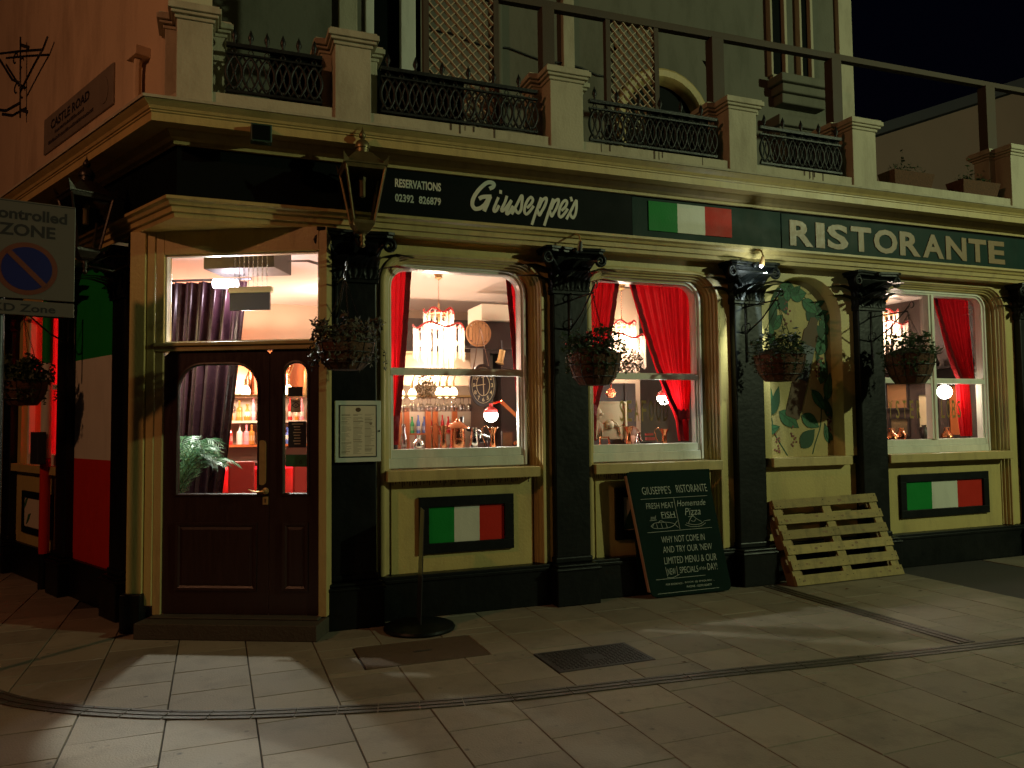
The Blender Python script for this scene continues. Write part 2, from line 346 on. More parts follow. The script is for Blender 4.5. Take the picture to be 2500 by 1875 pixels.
def strokes(g, lines, wd, y=0.0, th=0.003, smooth=True, taper=False):
    for ln in lines:
        pts = smooth_line(ln) if smooth and len(ln) > 2 else [Vector(p) for p in ln]
        n = len(pts); b = len(g.v)
        for i, p in enumerate(pts):
            d = pts[min(i+1, n-1)] - pts[max(i-1, 0)]; d = d.normalized() if d.length > 1e-9 else Vector((1, 0))
            q = Vector((-d.y, d.x)); w_ = wd/2*(0.55+0.45*sin(pi*min(1, max(0, i/(n-1)*1.1+0.1))) if taper else 1)
            yy = y - th - i*0.00004
            if i == 0: p = p - d*wd*0.3
            if i == n-1: p = p + d*wd*0.3
            a, c = p+q*w_, p-q*w_
            g.v += [(a.x, yy, a.y), (c.x, yy, c.y), (a.x, y+0.001, a.y), (c.x, y+0.001, c.y)]
        for i in range(n-1):
            o_ = b+i*4
            g.f += [(o_, o_+1, o_+5, o_+4), (o_, o_+4, o_+6, o_+2), (o_+1, o_+3, o_+7, o_+5)]
        g.f += [(b, b+2, b+3, b+1), (b+(n-1)*4, b+(n-1)*4+1, b+(n-1)*4+3, b+(n-1)*4+2)]
    return g
def cornerxy(o, oc=None):
    a, c = FA_YAW, FC_YAW; n1 = (sin(a), -cos(a)); n2 = (sin(c), -cos(c)); k1 = -6.323+o; k2 = -2.62+(o if oc is None else oc)
    det = n1[0]*n2[1]-n1[1]*n2[0]
    return Vector(((k1*n2[1]-n1[1]*k2)/det, (n1[0]*k2-n2[0]*k1)/det, 0))
def sweepAC(prof, s_end=9.6, c_end=-13.0):
    """profile (offset, z) swept along both fronts with a mitred corner (world coordinates)"""
    g = G(); n = len(prof)
    for o, z in prof: p = FC @ Vector((c_end, -o, 0)); g.v.append((p.x, p.y, z))
    for o, z in prof: p = cornerxy(o); g.v.append((p.x, p.y, z))
    for o, z in prof: p = FA @ Vector((s_end, -o, 0)); g.v.append((p.x, p.y, z))
    for k in range(2):
        for i in range(n):
            j = (i+1) % n; g.f.append((k*n+i, (k+1)*n+i, (k+1)*n+j, k*n+j))
    g.f.append(tuple(range(n))); g.f.append(tuple(2*n+i for i in reversed(range(n))))
    return g
def ring_path(x0, x1, z0, z1, r, ins=0.0, seg=7, bottom=False):
    x0 += ins; x1 -= ins; z1 -= ins; r = max(0.004, r-ins)
    if bottom: z0 += ins
    P = [(x0, z0)]
    P += [(x0+r-r*cos(pi/2*k/seg), z1-r+r*sin(pi/2*k/seg)) for k in range(seg+1)]
    P += [(x1-r+r*sin(pi/2*k/seg), z1-r+r*cos(pi/2*k/seg)) for k in range(seg+1)]
    P += [(x1, z0)]
    return P
def ring(g, x0, x1, z0, z1, r, prof, close=False, bottom=False):
    """moulding following a round-cornered opening; prof = (inset, offset) ; y = -offset"""
    R = [[(x, -o, z) for x, z in ring_path(x0, x1, z0, z1, r, i, bottom=bottom)] for i, o in prof]
    b = len(g.v); n = len(R[0])
    for row in R: g.v += row
    for k in range(len(R)-1):
        for i in range(n-1): g.f.append((b+k*n+i, b+k*n+i+1, b+(k+1)*n+i+1, b+(k+1)*n+i))
        if close: g.f.append((b+k*n+n-1, b+k*n, b+(k+1)*n, b+(k+1)*n+n-1))
    return g
def wall_hole(g, X0, X1, Z0, Z1, x0, x1, z0, z1, r, y0, y1):
    """wall slab with a round-topped opening that reaches down to Z0==z0 or has a sill below"""
    P = ring_path(x0, x1, z0, z1, r); n = len(P); half = n//2
    Q = []
    seg = half-1
    for i, (x, z) in enumerate(P):
        if i == 0: Q.append((X0, z0))
        elif i < half: 
            t = (i-1)/(seg-1); zc = z1-r
            Q.append((X0, zc+(Z1-zc)*min(1, 2*t)) if t <= .5 else (X0+(x0+r-X0)*(2*t-1), Z1))
        elif i < n-1:
            t = 1-(i-half)/(seg-1); zc = z1-r
            Q.append((X1, zc+(Z1-zc)*min(1, 2*t)) if t <= .5 else (X1+(x1-r-X1)*(2*t-1), Z1))
        else: Q.append((X1, z0))
    for y, fl in ((y0, False), (y1, True)):
        b = len(g.v); g.v += [(x, y, z) for x, z in P] + [(x, y, z) for x, z in Q]
        for i in range(n-1):
            f = (b+i, b+i+1, b+n+i+1, b+n+i); g.f.append(f[::-1] if not fl else f)
    b = len(g.v); g.v += [(x, y0, z) for x, z in P] + [(x, y1, z) for x, z in P]
    for i in range(n-1): g.f.append((b+i, b+n+i, b+n+i+1, b+i+1))
    if z0 > Z0: g.box(X0, X1, y0, y1, Z0, z0)
    return g

# ================================================================== GROUND
g = G().add([(-60, -30, -0.012), (60, -30, -0.012), (60, 60, -0.012), (-60, 60, -0.012)], [(0, 1, 2, 3)])
struct('ground', g, GROUT)
g = G().add([(6.35, -12, -0.004), (30, -12, -0.004), (30, -0.02, -0.004), (6.35, -0.02, -0.004)], [(0, 1, 2, 3)])
struct('side_road', g, GROUND, FA)
g = G().box(8.05, 12, -.62, -.07, -.01, .003)
struct('far_pavement', g, SLAB, FA)
# paving slabs laid square to the long front
pav = bpy.data.objects.new('pavement', None); COL.objects.link(pav); pav.matrix_world = FA; pav['kind'] = 'structure'
covers = [(0.925, 1.795, 0.675, 1.215), (2.06, 2.775, 1.32, 1.76)]
def cut(rects, c):
    out = []
    for a0, a1, b0, b1 in rects:
        c0, c1, d0, d1 = c
        if c1 <= a0 or c0 >= a1 or d1 <= b0 or d0 >= b1: out.append((a0, a1, b0, b1)); continue
        if b0 < d0: out.append((a0, a1, b0, d0))
        if b1 > d1: out.append((a0, a1, d1, b1))
        m0, m1 = max(b0, d0), min(b1, d1)
        if a0 < c0: out.append((a0, c0, m0, m1))
        if a1 > c1: out.append((c1, a1, m0, m1))
    return [r for r in out if r[1]-r[0] > 0.03 and r[3]-r[2] > 0.03]
iFA = FA.inverted(); slabs = []
for i in range(-9, 30):
    s0 = -0.24 + 0.46*i
    if s0 > 6.2: continue
    off = (0.0, 0.24, 0.08, 0.31, 0.16)[i % 5]
    b = -0.5 + off - 0.43*8
    while b < 4.6:
        ln = 0.43
        P = FA @ Vector((s0+0.23, -(b+ln/2), 0))
        vis = P.y > 3.3 and abs(P.x) < 0.68*P.y+0.35 and P.y < 9.6
        # keep in front of the building
        nc = Vector((sin(FC_YAW), -cos(FC_YAW), 0)); offc = P.dot(nc)+2.62
        if vis:
            if (b+ln > 0.0) or offc > -0.1:
                for r in (lambda R: cut(cut(R, covers[0]), covers[1]))([(s0, s0+0.46, b, b+ln)]): slabs.append(r)
        b += ln
slabs.sort(key=lambda r: (FA @ Vector((r[0], -r[2], 0))).y)
jn = 0.0022
for a0, a1, b0, b1 in slabs[:298]:
    g = G(); h = random.uniform(-0.0012, 0.0012); t1, t2 = random.uniform(-.0012, .0012), random.uniform(-.0012, .0012)
    x0, x1, y0, y1 = a0+jn, a1-jn, -b1+jn, -b0-jn; e = 0.003
    g.add([(x0,y0,-.011),(x1,y0,-.011),(x1,y1,-.011),(x0,y1,-.011),
           (x0+e,y0+e,h+t1),(x1-e,y0+e,h+t2),(x1-e,y1-e,h-t1),(x0+e,y1-e,h-t2)],
          [(4,5,6,7),(0,1,5,4),(1,2,6,5),(2,3,7,6),(3,0,4,7)])
    obj('paving_slab', g, SLAB, pav)
print('slabs', len(slabs))
# drainage channels set in the paving
chan = bpy.data.objects.new('drainage_channel', None); COL.objects.link(chan); chan['kind'] = 'structure'
line = smooth_line([(-4.6, 5.55), (-3.8, 5.12), (-3.124, 4.70), (-2.824, 4.55), (-2.417, 4.43), (-1.933, 4.355), (-1.451, 4.35), (-0.996, 4.395), (-0.544, 4.46), (-0.02, 4.57), (0.694, 4.78), (1.474, 5.0), (2.318, 5.215), (3.688, 5.61), (6.2, 6.45)], 4)
def channel(pts, wd, name='channel_unit'):
    step = 2
    for i in range(0, len(pts)-step, step):
        g = G(); seg = pts[i:i+step+1]
        for k in range(len(seg)-1):
            a, b = seg[k], seg[k+1]; d = (b-a).normalized(); n = Vector((-d.y, d.x))
            if k == 0: a = a + d*0.004
            if k == len(seg)-2: b = b - d*0.004
            for c0, c1, z in ((-.5, -.30, .007), (-.30, -.12, .0035), (-.12, .12, .008), (.12, .30, .0035), (.30, .5, .007)):
                p = [a+n*wd*c0, b+n*wd*c0, b+n*wd*c1, a+n*wd*c1]
                g.flatprism([(q.x, q.y) for q in p], 0.0012, z)
        obj(name, g, DRAIN, chan)
channel(line, 0.125)
br = [FA @ Vector((5.0, -0.2-0.21*k, 0)) for k in range(11)]
channel([Vector((p.x, p.y)) for p in br], 0.15)
# access covers
c = thing('access_cover', 'plain rusty brown rectangular cover in the paving in front of the first window', 'access cover', FA, (1.36, -0.945, 0))
obj('lid', G().box(-.425, .425, -.26, .26, -.010, .003), COVERB, c, bevel=.002)
obj('keyhole', G().box(-.05, .08, -.02, .01, .003, .0045), COVERM, c)
c = thing('access_cover', 'dark patterned metal cover with raised tread in the paving near the drain', 'access cover', FA, (2.4175, -1.54, 0))
obj('frame', G().box(-.352, .352, -.215, -.195, -.01, .004).box(-.352, .352, .195, .215, -.01, .004).box(-.352, -.33, -.195, .195, -.01, .004).box(.33, .352, -.195, .195, -.01, .004), COVERM, c)
obj('lid', G().box(-.326, .326, -.191, .191, -.01, .002), COVERM, c)
g = G()
for i in range(20):
    for j in range(12):
        x, y = -.30+i*.0316, -.17+j*.031; a = .011
        if abs(x) < .05 and abs(y) < .05: continue
        if (i+j) % 2: g.box(x-a, x+a, y-.004, y+.004, .002, .0065)
        else: g.box(x-.004, x+.004, y-a, y+a, .002, .0065)
obj('raised_tread', g, COVERM, c, kind='stuff')
# fallen leaves
for i, (s, o) in enumerate([(5.55, .62), (5.9, .66), (6.1, .95), (4.9, 1.1), (2.9, 1.9), (0.6, 2.9), (-.9, 2.55)]):
    g = G().add([(-.025, 0, .006), (0, -.012, .010), (.028, .002, .007), (.002, .013, .012)], [(0, 1, 2, 3)])
    o_ = obj('fallen_leaf', g, MURB, None, FA @ T(s, -o, 0) @ Matrix.Rotation(i*1.3, 4, 'Z'))
    tag(o_, 'small dry leaf on the paving '+['just in front of the pallet', 'near the right end of the pallet', 'out beyond the right end of the pallet', 'between the chalk board and the pallet', 'beside the drain channel below the chalk board', 'in the foreground below the patterned cover', 'in the foreground at the lower left'][i], 'leaf', 'dry leaves on the paving')

# ================================================================== BUILDING
B = thing('restaurant_building', 'cream and black corner restaurant with columns, bay windows and a balcony above', 'building')
cols = [(0.855, 1.225), (2.81, 3.15), (4.765, 5.10), (6.35, 6.70), (8.81, 9.2)]
# ---- bay walls
def bay(x0, x1, wx0, wx1, ztop, r, z0=0.36):
    g = G(); wall_hole(g, x0, x1, z0, 3.16, wx0, wx1, z0, ztop, r, 0.0, 0.07)
    obj('bay_wall', g, CREAM, B, FA)
    g = G(); ring(g, wx0, wx1, z0, ztop, r, [(-.035, .0), (-.033, .022), (-.02, .03), (-.004, .028), (.0, .014), (.012, .006), (.018, -.02), (.032, -.024), (.036, -.045), (.052, -.05), (.058, -.085), (.075, -.088), (.078, -.2)])
    obj('window_surround_moulding', g, CREAMT, B, FA, smooth=True)
bay(1.225, 2.81, 1.30, 2.71, 3.02, .24)
bay(3.15, 4.765, 3.20, 4.60, 3.02, .24)
bay(6.70, 8.81, 6.72, 8.62, 3.10, .26)
# panels under the sills
def apron(x0, x1):
    obj('apron_wall', G().box(x0, x1, .05, .2, .355, 1.135), CREAM, B, FA)
apron(1.37, 2.64); apron(3.27, 4.53); apron(6.78, 8.55)
def sill(x0, x1, name='window_sill'):
    g = G().box(x0, x1, -.085, .13, 1.125, 1.215)
    obj(name, g, CREAMT, B, FA, bevel=.006)
sill(1.31, 2.665); sill(3.21, 4.585); sill(6.73, 8.60)
# sash windows
def sash(x0, x1, z0, z1, r, mid, mull=None):
    y0 = .10
    f = G(); ring(f, x0-.045, x1+.045, z0-.155, z1+.04, r, [(0, -.082), (0, -.075), (.018, -.075), (.024, -.09), (.042, -.095), (.047, -.13), (.047, -.2)])
    W = obj('sash_window', f, WHITEF, B, FA, smooth=True)
    obj('bottom_rail', G().box(x0-.045, x1+.045, .085, .15, z0-.16, z0-.075), WHITEF, W, bevel=.004)
    obj('bottom_rail', G().box(x0-.02, x1+.02, .10, .16, z0-.075, z0+.0), WHITEF, W, bevel=.005)
    obj('meeting_rail', G().box(x0-.01, x1+.01, .085, .13, mid-.045, mid+.002).box(x0-.01, x1+.01, .105, .14, mid+.002, mid+.018), WHITEF, W, bevel=.004)
    obj('sash_stile', G().box(x0-.004, x0+.018, .11, .15, z0, mid-.04), WHITEF, W, bevel=.003)
    obj('sash_stile', G().box(x1-.018, x1+.004, .11, .15, z0, mid-.04), WHITEF, W, bevel=.003)
    if mull:
        obj('mullion', G().box(mull[0], mull[1], .08, .16, z0, z1).box(mull[0]+.03, mull[1]-.03, .065, .08, z0, z1), WHITEF, W, bevel=.005)
        g2 = G()
        for xa, xb in ((x0, mull[0]), (mull[1], x1)):
            pass
    P = ring_path(x0, x1, mid, z1, r-.02)
    obj('glass_pane', G().add([(x, .137, z) for x, z in P], [tuple(range(len(P)))]), PANE, W)
    obj('glass_pane', G().add([(x0, .145, z0), (x1, .145, z0), (x1, .145, mid), (x0, .145, mid)], [(0, 1, 2, 3)]), PANE, W)
    return W
sash(1.385, 2.56, 1.385, 2.93, .20, 2.06)
sash(3.275, 4.43, 1.385, 2.94, .20, 2.045)
sash(6.79, 8.40, 1.365, 3.00, .16, 2.035, (7.545, 7.635))
# flag panels in black frames
def flagpanel(x0, x1, z0, z1, label=None):
    t = .085; y = .05
    P = obj('panel_frame', G().box(x0, x1, y-.03, y-.001, z1-t, z1).box(x0, x1, y-.03, y-.001, z0, z0+t).box(x0, x0+t, y-.03, y-.001, z0+t, z1-t).box(x1-t, x1, y-.03, y-.001, z0+t, z1-t), BLACKP, B, FA, bevel=.003)
    w3 = (x1-x0-2*t)/3
    for k, m in enumerate((GREENP, WHITEP, REDP)):
        obj('flag_stripe', G().box(x0+t+k*w3, x0+t+(k+1)*w3, y-.008, y-.002, z0+t, z1-t), m, P, label=('green', 'white', 'red')[k]+' stripe of the painted flag')
flagpanel(1.60, 2.45, .505, .98); flagpanel(6.97, 8.32, .51, .985)
# half hidden picture panel behind the chalk board
x0, x1, z0, z1, t = 3.46, 4.30, .505, .98, .085
P = obj('panel_frame', G().box(x0, x1, .02, .049, z1-t, z1).box(x0, x1, .02, .049, z0, z0+t).box(x0, x0+t, .02, .049, z0+t, z1-t).box(x1-t, x1, .02, .049, z0+t, z1-t), BLACKP, B, FA, bevel=.003)
obj('painted_panel', G().box(x0+t, x1-t, .042, .048, z0+t, z1-t), PAPER, P)
g = G()
for q in [[(3.55, .60), (3.58, .70), (3.63, .79), (3.66, .70), (3.68, .60)], [(3.68, .60), (3.74, .72), (3.80, .84), (3.81, .70), (3.80, .60)]]: g.prism(q, .038, .0415)
obj('painted_leaf', g, MURD, P)
# ---- niche bay with mural
g = G(); wall_hole(g, 5.10, 6.35, 1.215, 3.16, 5.24, 6.19, 1.215, 3.085, .42, 0.0, .06)
g.box(5.10, 6.35, .03, .1, .36, 1.13)
obj('niche_wall', g, CREAM, B, FA)
g = G(); ring(g, 5.24, 6.19, 1.2, 3.085, .42, [(0, 0), (.01, -.01), (.02, -.11), (.021, -.15)])
obj('niche_reveal', g, CREAM, B, FA, smooth=True)
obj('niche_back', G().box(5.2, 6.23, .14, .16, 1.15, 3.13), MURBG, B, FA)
obj('niche_sill', G().box(5.20, 6.22, -.07, .14, 1.125, 1.215), CREAMT, B, FA, bevel=.006)
# drip stains under the sills
rn = random.Random(9)
for xa, xb in ((1.38, 2.62), (3.28, 3.62)):
    g = G(); x = xa
    while x < xb: 
        g.box(x, x+.008, .0485, .0505, 1.124-rn.uniform(.02, .06), 1.1245); x += rn.uniform(.014, .035)
    obj('drip_stain', g, MURB, B, FA, kind='stuff')
for xa, xb in ((1.4, 2.6), (3.3, 4.5), (5.3, 6.0)):
    g = G()
    for _ in range(6):
        x = rn.uniform(xa, xb); g.box(x, x+rn.uniform(.006, .02), -.082, -.0795, 4.174-rn.uniform(.04, .13), 4.1745)
    obj('rust_stain', g, COVERB, B, FA, kind='stuff')
# ---- wall base plinth
obj('wall_base', G().box(1.0, 9.3, -.05, .2, 0, .355).box(1.0, 9.3, -.065, -.05, .30, .33), BLACKP, B, FA, bevel=.006)
# ---- columns
def column(F, x0, x1, zc0=2.76, zc1=3.155, leftpl=0.04, rightpl=0.04, pl=.18):
    w_ = x1-x0; xc = (x0+x1)/2
    C = obj('column_shaft', G().box(x0, x1, -.08, .06, .36, zc0).box(x0-.012, x1+.012, -.092, .06, .355, .41), BLACKP, B, F, bevel=.012)
    g = G()
    g.box(x0-leftpl, x1+rightpl, -pl, .06, .0, .33)
    g.box(x0-leftpl+.012, x1+rightpl-.012, -pl+.012, .06, .33, .355)
    g.box(x0-leftpl-.012, x1+rightpl+.012, -pl-.012, .05, .30, .325)
    obj('pedestal', g, BLACKP, C, bevel=.010)
    # corinthian style capital
    g = G(); h = zc1-zc0
    g.box(x0-.015, x1+.015, -.10, .06, zc0-.01, zc0+.022)                       # astragal
    prof = [(0, .02), (.25, .0), (.5, .02), (.75, .055), (.88, .09)]
    for k in range(len(prof)-1):
        t0, e0 = prof[k]; t1, e1 = prof[k+1]
        za, zb = zc0+.02+h*t0, zc0+.02+h*t1-.001
        g.hexa([(x0-e0, -.09-e0, za), (x1+e0, -.09-e0, za), (x1+e0, .05, za), (x0-e0, .05, za),
                (x0-e1, -.09-e1, zb), (x1+e1, -.09-e1, zb), (x1+e1, .05, zb), (x0-e1, .05, zb)])
    g.flatprism([(x0-.11, .05), (x0-.11, -.20), (x0-.06, -.215), (xc, -.175), (x1+.06, -.215), (x1+.11, -.20), (x1+.11, .05)], zc1-.05, zc1-.026)
    g.flatprism([(x0-.125, .05), (x0-.125, -.215), (x0-.07, -.23), (xc, -.19), (x1+.07, -.23), (x1+.125, -.215), (x1+.125, .05)], zc1-.026, zc1)
    obj('capital', g, BLACKP, C, bevel=.004)
    # acanthus leaves
    def leaf(cx, cy, z0_, hh, wd, dirx, diry, curl):
        l = G()
        def fn(u, v):
            ww = wd*(0.45+0.75*sin(pi*min(1, v*0.9+.08)))*(1+.12*sin(v*22))
            out = .012+.035*v*v+curl*max(0, v-.6)**2*5
            z = z0_+hh*(v if v < .82 else .82+.10*sin((v-.82)/.18*pi))
            a = (u-.5)*ww; rib = .010*cos((u-.5)*2*pi*2.5)
            return (cx+dirx*(out+rib)+(-diry)*a, cy+diry*(out+rib)+dirx*a, z)
        l.grid(fn, 8, 8); return l
    g = G()
    for row, (zz, hh, n_) in enumerate(((zc0+.02, .15, 3), (zc0+.10, .17, 2))):
        for k in range(n_):
            cx = x0 + w_*((k+.5)/n_)
            l = leaf(cx, -.095, zz, hh, w_/n_*.95, 0, -1, .35); g.add(l.v, l.f)
        for sx, ex in ((-1, x0), (1, x1)):
            l = leaf(ex, -.03, zz, hh, .12, sx, 0, .35); g.add(l.v, l.f)
    obj('acanthus_leaf', g, BLACKP, C, smooth='all')
    # volutes
    for sx, ex in ((-1, x0), (1, x1)):
        pts = []
        for k in range(22):
            t = k/21; a = pi*.5+t*pi*3.2; rr = .055*(1-t*.8)
            pts.append((ex+sx*(.085+rr*cos(a)*-1*1), -.165-.02*(1-t), zc1-.105+rr*sin(a)))
        obj('volute', G().tube([(ex-sx*.05, -.13, zc0+.16), (ex+sx*.02, -.15, zc0+.27)]+pts, .017, 6), BLACKP, C, smooth='all')
    obj('rosette', G().sphere((xc, -.20, zc1-.035), .032, 8, 6, (1, .6, 1)), BLACKP, C, smooth='all')
    return C
for a, b in cols: column(FA, a, b)
for a, b in ((-7.04, -6.76), (-8.44, -8.16), (-10.26, -9.98), (-12.2, -11.9)): column(FC, a, b, 2.70, 3.10, .04, .04, .14)
# ---- side street ground floor wall
obj('side_wall', G().box(-8.16, -7.04, 0, .2, 2.245, 3.16), GREENP, B, FC, label='green upper band of the painted wall')
obj('side_wall', G().box(-8.16, -7.04, 0, .2, 1.305, 2.245), WHITEP, B, FC, label='white middle band of the painted wall')
obj('side_wall', G().box(-8.16, -7.04, 0, .2, .35, 1.305), REDP, B, FC, label='red lower band of the painted wall')
obj('side_plinth', G().box(-13, -6.62, -.04, .2, 0, .35), BLACKP, B, FC, bevel=.005)
obj('side_wall', G().box(-13, -10.26, 0, .2, .35, 3.16), CREAM, B, FC)
g = G(); g.box(-9.98, -9.86, 0, .2, .35, 3.16).box(-8.52, -8.44, 0, .2, .35, 3.16).box(-9.86, -8.52, 0, .2, .35, 1.2).box(-9.86, -8.52, 0, .2, 2.95, 3.16).box(-9.95, -8.45, -.07, 0, 1.13, 1.21)
obj('side_bay_wall', g, CREAM, B, FC)
W = obj('sash_window', G().box(-9.86, -9.80, .06, .12, 1.2, 2.95).box(-8.58, -8.52, .06, .12, 1.2, 2.95).box(-9.80, -8.58, .06, .12, 1.2, 1.32).box(-9.80, -8.58, .06, .12, 2.0, 2.05), WHITEF, B, FC, bevel=.004)
obj('glass_pane', G().add([(-9.8, .1, 1.3), (-8.58, .1, 1.3), (-8.58, .1, 2.95), (-9.8, .1, 2.95)], [(0, 1, 2, 3)]), PANE, W)
x0, x1, z0, z1, t = -9.72, -8.72, .47, .92, .07
P = obj('panel_frame', G().box(x0, x1, -.02, -.001, z1-t, z1).box(x0, x1, -.02, -.001, z0, z0+t).box(x0, x0+t, -.02, -.001, z0+t, z1-t).box(x1-t, x1, -.02, -.001, z0+t, z1-t), BLACKP, B, FC)
obj('painted_panel', G().box(x0+t, x1-t, -.008, -.002, z0+t, z1-t), PAPER, P)
g = G()
for a, b, c_ in ((-9.6, .78, .07), (-9.5, .62, .08), (-8.95, .80, .08), (-8.9, .6, .09)): g.prism([(a-c_, b-.06), (a, b-.02), (a+c_, b+.07), (a-.01, b+.05)], -.012, -.0085)
obj('painted_leaf', g, MURG, P)
# wall strips either side of the door
obj('door_side_pilaster', G().box(-.905, -.775, -.045, .20, .22, 3.16), CREAM, B, FB, bevel=.006)
obj('door_side_pilaster', G().box(-.768, -.702, -.03, .2, .2, 3.16), CREAM, B, FB, bevel=.006)
obj('door_side_wall', G().box(-6.76, -6.5, .0, .12, .3, 3.16), CREAM, B, FC)
obj('door_side_plinth', G().box(-.93, -.76, -.09, .3, 0, .30), BLACKP, B, FB, bevel=.01)
# right jamb: from the door to the column
pj = FA.inverted() @ (FB @ Vector((.645, -.01, 0)))
g = G().flatprism([(pj.x, pj.y), (.858, -.09), (.9, .1), (pj.x+.02, pj.y+.12)], .13, 3.16)
obj('door_side_pilaster', g, CREAM, B, FA, bevel=.004)
# ---- door case, doors, transom
obj('door_frame', G().box(-.70, .70, -.03, .10, 2.195, 2.26).box(-.70, .70, -.05, .0, 2.235, 2.262), CREAMT, B, FB, bevel=.004)
obj('door_frame', G().box(-.70, -.635, -.02, .10, .13, 2.195).box(.635, .70, -.02, .10, .13, 2.195).box(-.70, -.632, -.02, .1, 2.262, 3.16).box(.634, .70, -.02, .1, 2.262, 3.16).box(-.632, .634, -.02, .1, 2.97, 3.16), CREAMT, B, FB, bevel=.004)
TR = obj('transom_window', G().box(-.632, -.618, .0, .05, 2.262, 2.97).box(.62, .634, .0, .05, 2.262, 2.97).box(-.618, .62, .0, .05, 2.955, 2.97).box(-.618, .62, .0, .05, 2.262, 2.275), WHITEF, B, FB)
obj('glass_pane', G().add([(-.62, .02, 2.27), (.622, .02, 2.27), (.622, .02, 2.96), (-.62, .02, 2.96)], [(0, 1, 2, 3)]), PANE, TR)
obj('door_step', G().box(-.72, .70, -.24, .12, 0, .12).box(-.68, .66, -.10, .12, .12, .135), STONE, B, FB, bevel=.012)
def leaf_door(x0, x1, gx0, gx1, gz0, gz1, r, nm, px):
    g = G(); y0, y1 = .0, .045
    wall_hole(g, x0, x1, .14, 2.195, gx0, gx1, gz0, gz1, r, y0, y1)
    D = obj('door_leaf', g, DOORW, B, FB, label=nm)
    m = G(); ring(m, gx0, gx1, gz0, gz1, r, [(-.012, 0), (-.012, .008), (.0, .010), (.008, .002), (.010, -.02)], close=True, bottom=True)
    obj('glazing_bead', m, DOORW, D, smooth=True)
    P = ring_path(gx0, gx1, gz0, gz1, r)
    obj('glass_pane', G().add([(x, .022, z) for x, z in P], [tuple(range(len(P)))]), PANE, D)
    a0, a1 = px
    p = G(); zz0, zz1 = .32, .845
    for (i, o) in (): pass
    R = []
    b = len(p.v)
    for i, o in ((0, 0), (0, .012), (.02, .010), (.035, .001), (.055, .006), (.06, .006)):
        p.v += [(a0+i, -o, zz0+i), (a1-i, -o, zz0+i), (a1-i, -o, zz1-i), (a0+i, -o, zz1-i)]
    for k in range(5):
        for i in range(4): p.f.append((b+k*4+i, b+k*4+(i+1) % 4, b+(k+1)*4+(i+1) % 4, b+(k+1)*4+i))
    p.f.append((b+20, b+21, b+22, b+23))
    obj('fielded_panel', p, DOORW, D)
    return D
D1 = leaf_door(-.632, .232, -.52, .142, 1.062, 2.09, .20, 'wide left door leaf', (-.52, .135))
D2 = leaf_door(.236, .634, .345, .543, 1.065, 2.095, .098, 'narrow right door leaf', (.345, .545))
g = G().prism([(.150+.0+.033*cos(a*pi/8)+.025, 1.455+.03*sin(a*pi/8)) for a in range(9)]+[(.175+.033*cos(pi+a*pi/8), 1.165+.03*sin(pi+a*pi/8)) for a in range(9)], -.006, 0)
obj('push_plate', g, BRASS, D1)
H = G().lathe([(.026, 0), (.026, .006), (.012, .01), (.01, .03)], n=12)
H.v = [(x+.205, -z, y+1.09) for x, y, z in H.v]
H.tube([(.205, -.045, 1.09), (.16, -.05, 1.085), (.11, -.045, 1.09), (.085, -.04, 1.105)], [.009, .008, .007, .006], 8)
H.box(.185, .226, -.008, 0, .985, 1.045)
obj('door_handle', H, BRASS, D1, smooth=True)
obj('keyhole', G().box(.202, .209, -.010, -.008, 1.0, 1.03), SIGNK, D1)
# stickers on the narrow door glass
obj('sticker', G().box(.375, .495, .012, .016, 1.825, 1.90), DGREY, D2, label='small dark notice')
obj('sticker', G().box(.40, .48, .012, .016, 1.70, 1.80), PAPER, D2, label='white notice with an eye drawing')
obj('eye_drawing', strokes(G(), [[(.412, 1.755), (.44, 1.775), (.468, 1.755), (.44, 1.738), (.412, 1.755)], [(.434, 1.756), (.446, 1.756)], [(.415, 1.782), (.465, 1.782)]], .006, .0125, .001), SIGNB, D2)
obj('sticker', G().box(.38, .525, .012, .016, 1.425, 1.63), DGREY, D2, label='dark plate of opening hours with pale lines of print')
g = G()
for k, (a, b) in enumerate([(.41, .50), (.425, .475), (.43, .478), (.42, .485), (.425, .475), (.43, .478), (.422, .48), (.43, .478)]): g.box(a, b, .0105, .0118, 1.605-k*.022, 1.612-k*.022)
obj('printed_line', g, PAPER, D2)
obj('sticker', G().box(.36, .53, .012, .016, 1.275, 1.37), MURG, D2, label='green hygiene sticker')
obj('sticker_print', text_mesh('0', .045), SIGNK, D2, T(.47, .0115, 1.295))

# ---- entablature, fascia, cornice
obj('lower_entablature', sweepAC([(.10, 3.155), (.15, 3.155), (.155, 3.19), (.175, 3.195), (.18, 3.235), (.20, 3.24), (.21, 3.262), (.235, 3.275), (.235, 3.298), (.14, 3.305), (.02, 3.305), (.02, 3.155)]), CREAMT, B)
def cornprof(p): return p
obj('fascia_backing', sweepAC([(.13, 3.305), (.13, 3.72), (-.05, 3.72), (-.05, 3.305)]), BLACKB, B)
obj('bed_moulding', sweepAC([(.14, 3.705), (.165, 3.705), (.17, 3.735), (.20, 3.75), (.22, 3.785), (.225, 3.80), (.12, 3.80)]), CREAMT, B)
obj('cornice', sweepAC([(.12, 3.80), (.365, 3.802), (.37, 3.785), (.385, 3.785), (.385, 3.845), (.395, 3.85), (.395, 3.862), (.405, 3.865), (.415, 3.885), (.44, 3.905), (.455, 3.918), (.455, 3.93), (.40, 3.932), (.0, 3.93)]), CREAMT, B)
obj('lead_flashing', sweepAC([(-.1, 3.932), (.40, 3.934), (.462, 3.934), (.462, 3.922), (.466, 3.922), (.468, 3.942), (.40, 3.948), (-.1, 3.955)]), PINKW, B)
